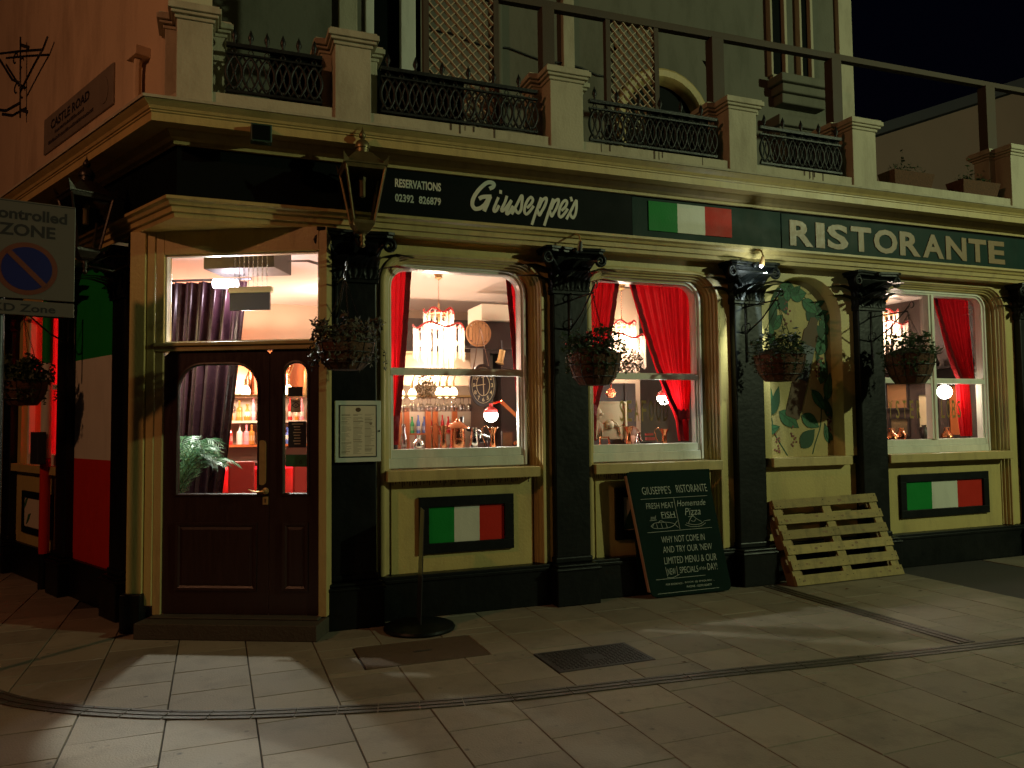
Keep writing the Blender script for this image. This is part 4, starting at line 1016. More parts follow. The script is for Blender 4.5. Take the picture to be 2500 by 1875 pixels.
ctext('WHY NOT COME IN', .22, .475, .46, .058, .15); ctext("AND TRY OUR 'NEW", .21, .385, .53, .06, .15)
ctext("LIMITED MENU & OUR", .20, .285, .56, .062, .15); ctext('NEW', .215, .19, .085, .055, .15)
ctext('SPECIALS', .34, .195, .20, .055, .15); ctext('of the', .55, .21, .075, .03, .3); ctext('DAY!', .64, .20, .11, .062, .15)
ctext('FOR BOOKINGS -', .17, .098, .185, .016, .1, .0003); ctext('BOOK @ ENQUIRE ...', .37, .10, .32, .018, .1, .0003)
ctext('PHONE - 02392 826879', .38, .062, .27, .018, .1, .0003)
g = G(); rl = []
rl += [[(.09, .875), (.80, .88)], [(.09, .575), (.78, .585)], [(.435, .87), (.435, .59)], [(.08, .155), (.60, .158)], [(.07, .03), (.72, .035)]]
rl += [[(.27, .695), (.42, .698)], [(.14, .68), (.21, .684)], [(.20, .17), (.25, .162), (.33, .185)], [(.205, .18), (.202, .26)], [(.312, .18), (.318, .258)]]
rl += [[(.14, .63), (.18, .655), (.24, .66), (.33, .655), (.39, .635), (.33, .61), (.24, .605), (.17, .61), (.14, .63)], [(.39, .635), (.425, .665)], [(.39, .635), (.42, .605)], [(.22, .655), (.25, .675), (.29, .657)], [(.17, .645), (.155, .625)], [(.20, .65), (.205, .612)], [(.25, .65), (.255, .61)], [(.30, .65), (.305, .612)]]
rl += [[(.50, .625), (.56, .605), (.66, .605), (.72, .63)], [(.515, .64), (.58, .622), (.65, .622), (.705, .642)], [(.54, .64), (.57, .68), (.60, .70), (.63, .675), (.68, .645)], [(.57, .66), (.60, .65), (.62, .665)], [(.71, .65), (.78, .655)], [(.55, .695), (.61, .705)]]
strokes(g, rl, .0032, -.0015, .001)
g.v = [tuple(Bm_ @ Vector(v)) for v in g.v]; obj('chalk_drawing', g, CHALK, cb)

# pallet leaning on the wall
pl = thing('wooden_pallet', 'pale wooden pallet leaning on the wall below the painted niche', 'pallet', FA)
a0, a1, b0, b1 = Vector((5.20, -.36, .01)), Vector((6.60, -.33, .01)), Vector((5.13, -.10, .815)), Vector((6.47, -.10, .83))
def pp(u, v, d):   # u along, v up the slope, d depth behind the face
    p = a0.lerp(a1, u).lerp(b0.lerp(b1, u), v); n = (a1-a0).cross(b0-a0).normalized(); n = n if n.y > 0 else -n
    return p+n*d
def pbox(u0, u1, v0, v1, d0, d1, m, nm):
    g = G().hexa([pp(u0, v0, d0), pp(u1, v0, d0), pp(u1, v0, d1), pp(u0, v0, d1), pp(u0, v1, d0), pp(u1, v1, d0), pp(u1, v1, d1), pp(u0, v1, d1)])
    obj(nm, g, m, pl, bevel=.003)
vs = [(.0, .115), (.175, .285), (.35, .455), (.525, .63), (.70, .80), (.885, .99)]
for i, (v0, v1) in enumerate(vs): pbox(0+random.uniform(0, .004), 1-random.uniform(0, .006), v0, v1, 0, .02, PALW, 'deck_board')
for u0, u1 in ((0.0, .075), (.455, .535), (.92, .995)): pbox(u0, u1, .0, .985, .0205, .04, PALW, 'cross_board')
for u0, u1 in ((0.0, .10), (.45, .54), (.90, .995)):
    for v0, v1 in ((.0, .16), (.42, .58), (.83, .985)): pbox(u0, u1, v0, v1, .0405, .115, PALD, 'spacer_block')
for u0, u1 in ((0.0, .10), (.45, .54), (.90, .995)): pbox(u0, u1, .0, .985, .1155, .135, PALD, 'bottom_board')

g = G(); rn = random.Random(6)
for v0, v1 in vs:
    for u in (.03, .06, .47, .52, .94, .98):
        p = pp(u+rn.uniform(-.004, .004), v0+(v1-v0)*rn.uniform(.25, .75), -.0015); g.sphere(p, .0045, 6, 4)
obj('nail_head', g, IRON, pl, kind='stuff')
g = G()
for v0, v1 in vs:
    for k in range(5):
        u = rn.uniform(.02, .97); v = v0+(v1-v0)*rn.uniform(.3, .7); c_ = pp(u, v, -.0012); eu = (pp(u+.01, v, -.0012)-c_).normalized(); ev = (pp(u, v+.01, -.0012)-c_).normalized(); r_ = rn.uniform(.006, .014)
        g.add([c_+eu*cos(a*pi/4)*r_*1.6+ev*sin(a*pi/4)*r_ for a in range(8)], [tuple(range(8))])
obj('wood_knot', g, PALD, pl, kind='stuff')
# round based sign stand, its panel seen edge on
st = thing('sign_stand', 'round black based pavement sign stand with its thin panel seen edge on', 'sign stand', FA, (1.50, -.36, 0))
obj('base', G().lathe([(.275, 0), (.28, .015), (.27, .03), (.20, .05), (.10, .062), (.03, .066)], n=36), BLACKP, st, smooth=True)
g = G().hexa([(-.012, -.16, .07), (-.004, -.16, .07), (.0, .12, .07), (-.008, .12, .07), (.02, -.16, .93), (.026, -.16, .93), (.034, .10, .93), (.026, .10, .93)])
st2 = obj('panel', g, DGREY, st); st2.rotation_euler = (0, 0, radians(-7))


# street name plate
np_ = thing('street_name_plate', 'old enamel street name plate reading CASTLE ROAD on the side wall', 'street sign', FC, (0, 0, 0))
obj('plate', G().box(-9.21, -7.27, -.018, 0, 4.53, 4.915), SLATE, np_, bevel=.004)
text('lettering', 'CASTLE ROAD', -8.98, -.0195, 4.745, .1, SIGNK, np_, fit=(1.12, .10), off=.003)
g = G(); rn = random.Random(3)
for z, xa, xb in ((4.675, -8.85, -8.0), (4.60, -9.05, -7.75)):
    x = xa
    while x < xb:
        w_ = rn.uniform(.012, .03); g.box(x, x+w_, -.0195, -.0185, z, z+rn.uniform(.025, .04)); x += w_+.012
obj('worn_print', g, SIGNK, np_)
obj('crest', G().prism([(-7.48+.10*cos(a)*(1-.2*sin(a)), 4.72+.13*sin(a)) for a in [k*pi/9 for k in range(18)]], -.024, -.018), SLATE, np_)

# iron sign bracket high on the side wall
ib = thing('sign_bracket', 'black wrought iron hanging sign bracket high on the side wall at the far left', 'bracket', FC, (0, -.25, 0))
g = G().tube([(-9.04, 0, 5.67), (-8.99, 0, 4.80)], .014, 6).tube([(-9.79, 0, 5.75), (-9.04, 0, 5.52), (-8.29, 0, 5.28)], .013, 6)
g.tube([(-8.30, 0, 5.28), (-8.16, 0, 5.36)], .015, 6).tube([(-9.79, 0, 5.68), (-9.3, 0, 5.30), (-9.03, 0, 5.18)], .016, 6).tube([(-8.32, 0, 5.28), (-8.55, 0, 5.22), (-9.0, 0, 5.08)], .016, 6)
g.tube([(-9.2+.07*cos(a*.6), 0, 5.50+.05*sin(a*.6)) for a in range(9)], .012, 5).tube([(-9.14+.07*cos(a*.6), 0, 5.16+.05*sin(a*.6)) for a in range(9)], .012, 5)
g.tube([(-9.9, 0, 5.15), (-9.5, 0, 5.02), (-9.01, 0, 4.96)], .018, 5)
k_ = 2.54/2.32; g.v = [(x*k_, y*.6, 1.6+(z-1.6)*k_) for x, y, z in g.v]; ib.matrix_world = FC @ T(0, -.08, 0)
obj('scroll_iron', g, IRON, ib, smooth='all')
for z in (5.2, 5.95): obj('wall_stay', G().bar((-9.86, .0, z), (-9.86, .08, z), .03, .03), IRON, ib)

# downpipe painted in bands on the side wall
dp = thing('drainpipe', 'side street drainpipe painted green, white, red and black with a dark box on it', 'drainpipe', FC, (-8.70, -.09, 0))
for z0, z1, m_, lb in ((2.25, 3.15, GREENP, 'green'), (1.30, 2.25, WHITEP, 'white'), (.35, 1.30, REDP, 'red'), (0, .35, BLACKP, 'black')):
    obj('pipe_section', G().tube([(0, 0, z0), (0, 0, z1)], .048, 12), m_, dp, smooth=True, label=lb+' section of the pipe')
obj('meter_box', G().box(-.10, .12, -.11, -.03, 1.24, 1.56), DGREY, dp, bevel=.006)
# parking sign
ps = thing('parking_sign', 'controlled parking zone sign with a blue and red circle at the left edge', 'road sign', I4, (-3.30, 5.2, .224), radians(34)); ps.scale = (.86, .86, .86)
obj('panel', G().box(-.33, .33, -.012, 0, 2.62, 3.40), SIGNW, ps, bevel=.003)
obj('lower_plate', G().box(-.33, .33, -.012, 0, 2.49, 2.605), SIGNW, ps, bevel=.003)
text('lettering', 'Controlled', -.285, -.0135, 3.245, .1, SIGNK, ps, fit=(.555, .092), off=.003)
text('lettering', 'ZONE', -.19, -.0135, 3.115, .1, SIGNK, ps, fit=(.38, .098), off=.003)
text('lettering', 'KD Zone', -.22, -.0135, 2.515, .1, SIGNK, ps, fit=(.42, .062), off=.002)
def disc(cx_, cz_, r, y0, y1, n=40): return G().prism([(cx_+r*cos(2*pi*k/n), cz_+r*sin(2*pi*k/n)) for k in range(n)], y0, y1)
obj('red_ring', disc(0, 2.86, .21, -.0145, -.012), SIGNR, ps); obj('blue_disc', disc(0, 2.86, .172, -.0165, -.0145), SIGNB, ps)
obj('diagonal_bar', G().bar((-.125, -.0175, 2.99), (.125, -.0175, 2.73), .002, .04, (1, 0, 1)), SIGNR, ps)
obj('panel_edge', G().box(-.33, .33, -.0135, -.012, 3.385, 3.39), SIGNK, ps)
obj('post', G().tube([(-.17, .05, -.26), (-.17, .05, 3.38)], .035, 12), DGREY, ps, smooth=True)

# mural in the niche
mu = thing('painted_mural', 'mural of vine leaves and a slanting brown bottle painted inside the arched niche', 'mural', FA, (0, .14, 0))
def mleaf(cx_, cz_, ln, wd, ang, m_=MURG, k=0):
    P = []
    for t in range(9): 
        u = t/8; P.append((u*ln-ln/2, wd*.5*sin(pi*u**.8)))
    for t in range(1, 8):
        u = 1-t/8; P.append((u*ln-ln/2, -wd*.5*sin(pi*u**.8)*.9))
    ca, sa = cos(ang), sin(ang); yy = -.004-k*.0007
    Q = [(cx_+x*ca-z*sa, cz_+x*sa+z*ca) for x, z in P]
    obj('painted_leaf', G().prism(Q, yy, -.0005), m_, mu)
    a, b = Q[0], Q[8]
    g2 = G(); edge = Q+[Q[0]]
    strokes(g2, [[a, b]], .008, yy, .0006, False); strokes(g2, [edge], .006, yy, .0004, False)
    for q in (3, 5): strokes(g2, [[Vector(a).lerp(Vector(b), q/8-.1), Q[q]], [Vector(a).lerp(Vector(b), q/8-.1), Q[16-q]]], .005, yy, .0005, False)
    obj('leaf_outline', g2, MURD, mu)
lv = [(5.45, 2.93, .26, .12, .1), (5.62, 2.98, .24, .14, -.3), (5.75, 2.92, .22, .16, .2), (5.40, 2.72, .28, .14, 1.3), (5.36, 2.5, .30, .14, 1.7), (5.46, 2.62, .22, .13, .8), (5.95, 2.72, .22, .2, .6), (5.90, 2.80, .24, .14, -.6), (6.05, 2.40, .26, .16, 1.1), (6.00, 2.52, .22, .18, .5), (6.06, 2.10, .26, .12, 1.2), (5.34, 1.78, .34, .1, 1.5), (5.42, 1.80, .30, .1, 1.3), (5.98, 1.80, .28, .12, -.9), (6.12, 1.95, .30, .12, 1.4), (6.1, 1.72, .26, .1, 1.9), (5.58, 1.60, .30, .16, -.6), (5.86, 1.58, .26, .15, -.5), (5.82, 1.40, .26, .17, .8), (5.36, 1.50, .2, .1, .3), (6.08, 1.45, .22, .08, 1.8), (5.55, 2.80, .2, .12, -1.2)]
rl_ = random.Random(14)
for _ in range(16):
    a = rl_.uniform(-.3, pi+.3); lv.append((5.715+.38*cos(a)+rl_.uniform(-.05, .05), 2.62+.34*sin(a)+rl_.uniform(-.05, .05), rl_.uniform(.13, .2), rl_.uniform(.06, .09), rl_.uniform(0, 3.1)))
for _ in range(9): lv.append((rl_.choice((5.35, 6.05))+rl_.uniform(-.05, .08), rl_.uniform(1.3, 2.3), rl_.uniform(.13, .2), .07, rl_.uniform(.6, 2.4)))
for k, (a, b, c_, d, e_) in enumerate(lv): mleaf(a, b, c_, d*1.05, e_, MURG if k % 3 else MURD, k % 5)
g = G(); rn = random.Random(8)
for cx_, cz_, n_, sp in ((5.6, 2.72, 18, .09), (6.02, 2.25, 16, .07), (5.64, 1.45, 14, .08), (5.42, 1.36, 12, .06), (6.12, 1.58, 14, .06), (5.98, 2.1, 12, .06)):
    for _ in range(n_):
        x, z = cx_+rn.uniform(-sp*.5, sp*.5), cz_+rn.uniform(-sp, sp)*1.6; yy = -.0035-_*.0002
        g.prism([(x+.012*cos(a*pi/3), z+.012*sin(a*pi/3)) for a in range(6)], yy, -.0003)
obj('painted_berries', g, MURR, mu, kind='stuff')
g = G(); strokes(g, [[(5.36, 1.62), (5.40, 1.45), (5.50, 1.30), (5.55, 1.23)], [(6.02, 1.85), (6.0, 1.55), (5.92, 1.35), (5.88, 1.24)], [(5.4, 2.5), (5.45, 2.8), (5.65, 2.95), (5.9, 2.85), (6.05, 2.6), (6.09, 2.2)]], .012, -.001, .0012)
obj('painted_stem', g, MURD, mu)
bd = Vector((.30, .95)).normalized(); bp_ = Vector((-bd.y, bd.x)); c0 = Vector((5.62, 1.62))
def bot(pr): return [tuple(c0+bd*l+bp_*w_) for l, w_ in pr]
L1 = [(0, -.075), (0, .075), (.02, .095), (.95, .095), (1.0, .06), (1.10, .05), (1.12, .0), (1.10, -.05), (1.0, -.06), (.95, -.095), (.02, -.095)]
obj('painted_bottle', G().prism([tuple(c0+bd*l+bp_*-w_) for l, w_ in L1], -.008, -.0002), MURB, mu)
obj('painted_bottle_label', G().prism([tuple(c0+bd*l+bp_*-w_) for l, w_ in ((.42, -.09), (.42, .09), (.80, .09), (.80, -.09))], -.0095, -.008), DGREY, mu)

# ================================================================== INTERIOR
def istruct(name, g, m, F): return struct(name, g, m, F)
room = [FB @ Vector((-.68, .12, 0)), FB @ Vector((.66, .12, 0)), FA @ Vector((1.0, .18, 0)), FA @ Vector((9.15, .18, 0)), FA @ Vector((9.15, 4.6, 0)), cornerxy(-4.6, -.24), FC @ Vector((-6.35, .24, 0))]
room = [(p.x, p.y) for p in room]
istruct('interior_floor', G().flatprism(room, .10, .13), INFLOOR, I4)
istruct('interior_ceiling', G().flatprism(room, 3.25, 3.30), CEIL, I4)
istruct('interior_back_wall', G().box(-2.1, 9.2, 4.55, 4.7, .1, 3.3), INCREAM, FA)
istruct('interior_dark_wall', G().box(3.4, 9.2, 3.6, 3.68, .1, 2.98), INW, FA)
istruct('interior_end_wall', G().box(9.1, 9.2, .1, 4.6, .1, 3.3), INW, FA)
istruct('interior_side_wall', G().box(-11.2, -9.98, .22, .3, .1, 3.3).box(-8.44, -6.85, .22, .3, .1, 3.3).box(-9.98, -8.44, .22, .3, .1, 1.2).box(-9.98, -8.44, .22, .3, 2.95, 3.3), INCREAM, FC)
istruct('interior_front_wall', G().box(1.0, 1.38, .17, .2, .1, 3.25).box(2.57, 3.27, .17, .2, .1, 3.25).box(4.44, 6.78, .17, .2, .1, 3.25).box(8.42, 9.1, .17, .2, .1, 3.25).box(1.38, 2.57, .21, .24, .1, 1.36).box(3.27, 4.44, .21, .24, .1, 1.36).box(6.78, 8.42, .21, .24, .1, 1.35), INCREAM, FA)
# interior lights
WARM = (1.0, .76, .60); COOL = (.95, 1.0, .88)
lamp('chandelier_light', FA, (2.25, 1.7, 2.50), 62, WARM, .10)
lamp('chandelier_light', FA, (4.50, 1.7, 2.55), 62, WARM, .10)
lamp('chandelier_light', FA, (8.45, 1.5, 2.75), 80, WARM, .10)
lamp('bar_light', FA, (2.6, 3.3, 2.05), 65, WARM, .12)
lamp('bar_light', FA, (.3, 3.7, 2.15), 110, WARM, .10)
lamp('bar_light', FA, (1.3, 3.2, 2.9), 40, WARM, .12)
lamp('globe_light', FA, (2.45, .52, 1.62), 26, COOL, .10)
lamp('globe_light', FA, (4.30, .45, 1.83), 28, COOL, .10)
lamp('globe_light', FA, (8.26, .45, 1.90), 26, (1, .93, .72), .12)
lamp('lobby_lamp', FB, (-.68, .98, 2.85), 430, (.95, 1.0, .88), .035, 'SPOT', radians(125), (-.1, -.9, 0), .15)
lamp('side_room_light', FC, (-9.0, 1.3, 2.4), 60, (1.0, .25, .12), .1)

def chandelier(s, y, ztop, zr, lab, sc=1.0):
    c_ = thing('chandelier', lab, 'chandelier', FA, (s, y, 0))
    obj('ceiling_rose', G().lathe([(.07, ztop), (.06, ztop-.02), (.035, ztop-.05), (.045, ztop-.07), (.01, ztop-.09)], n=12), BRASS, c_, smooth=True)
    g = G(); chain(g, (0, 0, zr+.10), (0, 0, ztop-.08), .008); obj('chain', g, COPPER, c_)
    tb = G().tube([(0, 0, 0), (0, 0, -.22)], .013, 6); m1 = tb.mesh('glass_tube')
    tb2 = G().tube([(0, 0, 0), (0, 0, -.34)], .013, 6); m2 = tb2.mesh('glass_tube')
    tb3 = G().tube([(0, 0, 0), (0, 0, -.42)], .011, 6); m3 = tb3.mesh('glass_tube')
    for n_, rr, z0, mm in ((15, .155*sc, zr, m1), (22, .265*sc, zr-.17, m2), (15, .15*sc, zr-.22, m3)):
        for k in range(n_):
            a = 2*pi*k/n_; obj('glass_tube', mm, TUBEG, c_, T(rr*cos(a), rr*sin(a), z0+.022*sin(a*5)), smooth='all')
    for rr, z0 in ((.155*sc, zr), (.265*sc, zr-.17)):
        g = G().tube([(rr*1.04*cos(a*pi/30), rr*1.04*sin(a*pi/30), z0+.012+.026*sin(a*pi/30*5)) for a in range(61)], .012, 5, False)
        obj('red_rim', g, REDGL, c_, smooth='all')
    obj('hoop', G().tube([(.15*sc*cos(a*pi/12), .15*sc*sin(a*pi/12), zr-.02) for a in range(25)], .006, 4, False).tube([(0, 0, zr+.1), (0, 0, zr-.1)], .01, 6).bar((-.15*sc, 0, zr-.01), (.15*sc, 0, zr-.01), .01, .01), BRASS, c_)
    for k in range(5):
        a = 2*pi*k/5; obj('bulb', G().sphere((.07*cos(a), .07*sin(a), zr-.13), .022, 8, 6, (1, 1, 1.5)), BULBW, c_, smooth='all')
    for k in range(5):
        a = 2*pi*k/5+.6; obj('bulb', G().sphere((.19*sc*cos(a), .19*sc*sin(a), zr-.34), .022, 8, 6, (1, 1, 1.5)), BULBW, c_, smooth='all')
chandelier(2.25, 1.7, 3.25, 2.80, 'tiered glass tube chandelier with red rims hanging in the first window')
chandelier(4.50, 1.7, 3.25, 2.75, 'glass tube chandelier half hidden behind the curtains of the second window')
chandelier(8.42, 1.5, 3.25, 3.02, 'glass tube chandelier glowing at the left of the third window')

def curtain(F, name, lab, top, bot_, z0, z1, y, folds, amp, m_, group=None, gather=None, braid=None, seed=1, cat='curtain'):
    """top/bot_: (xa, xb) at the head and foot; gather: (z, xa, xb) where it is tied"""
    c_ = thing(name, lab, cat, F, (0, y, 0), group=group)
    rn = random.Random(seed); ph = [rn.uniform(0, 6.28) for _ in range(4)]
    def edges(z):
        if gather and z < gather[0]:
            t = (z-z0)/(gather[0]-z0); return (bot_[0]+(gather[1]-bot_[0])*t, bot_[1]+(gather[2]-bot_[1])*t)
        zz = gather[0] if gather else z0; A0 = (gather[1], gather[2]) if gather else bot_
        t = (z-zz)/(z1-zz); t2 = t**.8
        return (A0[0]+(top[0]-A0[0])*t2, A0[1]+(top[1]-A0[1])*t2)
    def fn(u, v):
        z = z0+(z1-z0)*v; a, b = edges(z)
        uu = u+.015*sin(u*9+ph[0])
        d = amp*1.5*(.65*sin(folds*2*pi*uu+ph[1])+.35*sin(folds*4.3*pi*uu+ph[2]+v*1.5))*(.7+.3*sin(v*4+ph[3]))
        return (a+(b-a)*u, d, z)
    g = G().grid(fn, int(folds*14), 18)
    o = obj('drape', g, m_, c_, smooth='all')
    if braid is not None:
        g = G()
        def fb(u, v):
            z = z0+(z1-z0)*v; a, b = edges(z); e_ = b if braid > 0 else a
            return (e_-braid*.012+braid*(u-.5)*.05, -amp-.012+.010*sin(u*12+v*60)*cos(v*130), z)
        g.grid(fb, 4, 60); obj('braid_edging', g, CURTB, c_, smooth='all')
    if gather:
        z = gather[0]; obj('tie_back', G().grid(lambda u, v: (gather[1]-.01+(gather[2]-gather[1]+.02)*u, -amp-.02-.02*sin(pi*u), z-.05+.10*v+.012*sin(u*20)), 12, 4), CURTB, c_, smooth='all')
    return c_
curtain(FA, 'curtain', 'red curtain hanging at the left of the first window', (1.38, 1.60), (1.38, 1.46), 1.42, 3.2, .27, 4, .022, CURT, 'red curtains', gather=(1.62, 1.39, 1.47), braid=1, seed=1)
curtain(FA, 'curtain', 'red curtain hanging at the right of the first window', (2.47, 2.72), (2.64, 2.78), 1.42, 3.2, .27, 4, .022, CURT, 'red curtains', braid=-1, seed=2)
curtain(FA, 'curtain', 'narrow red curtain at the left of the second window behind the basket', (3.22, 3.69), (3.20, 3.36), 1.42, 3.2, .27, 5, .025, CURT, 'red curtains', gather=(1.72, 3.22, 3.38), braid=1, seed=3)
curtain(FA, 'curtain', 'wide red curtain swept to the right of the second window and tied', (3.72, 4.62), (4.33, 4.42), 1.40, 3.2, .28, 8, .03, CURT, 'red curtains', gather=(1.66, 4.30, 4.42), braid=-1, seed=4)
curtain(FA, 'curtain', 'red curtain straight down the right edge of the second window', (4.50, 4.68), (4.52, 4.66), 1.40, 3.2, .24, 3, .02, CURT, 'red curtains', seed=5)
curtain(FA, 'curtain', 'red curtain on the right half of the third window', (7.84, 8.48), (8.30, 8.50), 2.05, 3.2, .33, 8, .03, CURT, 'red curtains', braid=-1, seed=6)
curtain(FA, 'curtain', 'dark red lower curtain at the right edge of the third window', (8.28, 8.50), (8.33, 8.50), 1.38, 2.05, .36, 4, .02, CURT, 'red curtains', seed=7)
curtain(FC, 'curtain', 'red curtain in the side street window', (-9.9, -8.5), (-9.9, -8.5), 1.3, 3.1, .30, 9, .03, CURT, 'red curtains', seed=8)
curtain(FB, 'curtain', 'long mauve satin curtain behind the left half of the entrance', (-1.9, -.50), (-1.8, -.86), .15, 2.98, 1.2, 12, .05, CURTM, seed=9)
# mauve curtain rail, white light box at the head
r0 = thing('curtain_rail', 'thin rail holding the mauve curtain above the door', 'curtain rail', FB, (0, 0, 0))
obj('rail', G().tube([(-1.9, 1.2, 3.0), (-.45, 1.2, 3.0)], .012, 6), DGREY, r0)
ll = thing('lobby_lamp', 'bright white lamp at the head of the mauve curtain behind the transom glass', 'lamp', FB, (-.60, 1.0, 2.925))
obj('tube', G().tube([(-.12, 0, 0), (.10, 0, -.01)], .045, 8), LEDP, ll, smooth='all')
lamp('lobby_lamp_near', FB, (-.56, 1.06, 2.85), 36, (1.0, .86, 1.0), .04)
ah = thing('air_heater', 'grey overdoor heater panel hanging on chains behind the transom glass', 'heater', FB, (-.11, .42, 0))
obj('housing', G().box(-.19, .19, -.03, .03, 2.725, 2.775), PLASW, ah, bevel=.01); obj('panel', G().box(-.18, .17, -.012, .012, 2.575, 2.724), DGREY, ah)
g = G()
for k in range(8): chain(g, (-.14+k*.04, 0, 2.775), (-.14+k*.04, 0, 3.2), .005)
obj('chain', g, SILVER, ah, kind='stuff')
bx = thing('ceiling_box', 'boxed in brown beam under the lobby ceiling behind the transom', 'beam', FB, (0, .75, 0))
obj('casing', G().box(-.62, .02, -.15, .25, 2.98, 3.2), INW, bx)
tvb = thing('ceiling_lamp', 'small brass ceiling lamp seen through the transom glass', 'lamp', FB, (.18, 1.9, 2.72))
obj('shade', G().lathe([(.03, 0), (.09, .13), (.095, .14)], n=12), BRASS, tvb, smooth=True)
obj('rod', G().tube([(0, 0, .13), (0, 0, .50)], .006, 5), BRASS, tvb)

# palm in the lobby
pm = thing('palm_plant', 'potted palm with long narrow leaves inside the left door glass', 'plant', FB, (-.84, .46, .58))
obj('pot_stand', G().box(-.12, .12, -.12, .12, -.45, 0), INDARK, pm)
obj('pot', G().lathe([(.10, 0), (.14, .25), (.15, .27), (.13, .27)], n=14), INDARK, pm, smooth=True)
rn = random.Random(4)
for k in range(13):
    az = rn.uniform(-.32, .45) if k < 10 else rn.uniform(.8, 2.0); ln = rn.uniform(.4, .7); h0 = rn.uniform(.75, 1.1)
    pts = [Vector((cos(az)*ln*t*.9, sin(az)*ln*t*.9, .27+h0*(t*1.6-t*t*1.05))) for t in [q/8 for q in range(9)]]
    g = G().tube([tuple(p) for p in pts], [.006-.0005*i for i in range(9)], 4)
    for i in range(2, 9):
        for q in range(3):
            t = q/3; p = pts[i-1].lerp(pts[i], t); d = (pts[i]-pts[i-1]).normalized(); sd = d.cross(Vector((0, 0, 1))).normalized()
            L_ = .22*(1-abs(i/8-.5))*rn.uniform(.8, 1.1)
            for s_ in (-1, 1):
                tip = p+(sd*s_*.75+d*.75+Vector((0, 0, -.25)))*L_; mid_ = p.lerp(tip, .5)+Vector((0, 0, .012)); wv = d*.009
                g.add([p, mid_+wv, tip, mid_-wv], [(0, 1, 2, 3)])
    obj('frond', g, PALM, pm)

# back bar seen through the door and first window
def shelfunit(x0, x1, zs, lab):
    sh = thing('bar_shelving', lab, 'shelving', FA, (0, 4.35, 0))
    for z in zs: obj('shelf', G().box(x0, x1, -.14, .18, z-.03, z), ORWOOD if z < 1.5 else INCREAM, sh)
    obj('back_board', G().box(x0, x1, .15, .19, 1.0, 2.6), INCREAM, sh)
shelfunit(-1.2, 1.8, (1.355, 1.665), 'lit bottle shelves on the back wall seen through the door')
bt = [(0, 0)]
def bottle_mesh(k):
    pr = [[(.035, 0), (.037, .01), (.037, .16), (.014, .21), (.014, .26), (.017, .262), (.017, .285)],
          [(.042, 0), (.042, .14), (.038, .17), (.013, .19), (.013, .25), (.017, .25), (.017, .27)],
          [(.03, 0), (.032, .02), (.03, .19), (.012, .24), (.012, .30), (.015, .31)],
          [(.045, 0), (.048, .05), (.04, .12), (.015, .16), (.014, .20), (.022, .205), (.022, .225)]][k % 4]
    return G().lathe(pr, n=10).mesh('bottle')
BM = [bottle_mesh(k) for k in range(4)]
bcols = [mat('bottle_glass_%s' % n_, c_, .1, var=.05, bump=0, spec=.8) for n_, c_ in (('amber', (.45, .16, .03)), ('clear', (.62, .58, .52)), ('red', (.5, .03, .03)), ('green', (.05, .28, .10)), ('pink', (.75, .25, .28)), ('blue', (.10, .16, .45)), ('gold', (.6, .42, .08)))]
LABM = PAPER
bmesh_variants = {}
rn = random.Random(12)
ORD = 'first second third fourth fifth sixth seventh eighth ninth tenth eleventh twelfth thirteenth fourteenth fifteenth sixteenth seventeenth eighteenth nineteenth twentieth'.split()
BC = ('amber', 'clear', 'red', 'green', 'pink', 'blue', 'gold')
def bottle(F, x, y, z, k, mi, sc=1.0, lab='', grp='bottles on the back bar'):
    lab = BC[mi]+' '+lab
    key = (k % 4, mi)
    if key not in bmesh_variants:
        me = BM[k % 4].copy(); me.materials.append(bcols[mi]); bmesh_variants[key] = me
    o = bpy.data.objects.new('bottle', bmesh_variants[key]); COL.objects.link(o)
    o.matrix_world = F @ T(x, y, z) @ Matrix.Diagonal((sc, sc, sc, 1)); tag(o, lab, 'bottle', grp)
    if key not in labm:
        r = max(v.co.x for v in BM[k % 4].vertices)+.0012
        m_ = G().tube([(0, 0, .05), (0, 0, .12)], r, 10, False).mesh('paper_label'); m_.materials.append(PAPER); labm[key] = m_
    l_ = bpy.data.objects.new('paper_label', labm[key]); COL.objects.link(l_); l_.parent = o
    return o
labm = {}
for z, n_, x0, x1, y in ((1.667, 20, -.35, 1.35, 4.26), (1.357, 20, -.35, 1.35, 4.25)):
    for k in range(n_):
        bottle(FA, x0+(x1-x0)*k/(n_-1)+rn.uniform(-.02, .02), y+rn.uniform(-.04, .04), z, rn.randrange(4), rn.randrange(7), .95, 'bottle, %s from the left on the %s back bar shelf' % (ORD[k], 'upper' if z > 1.5 else 'lower'))
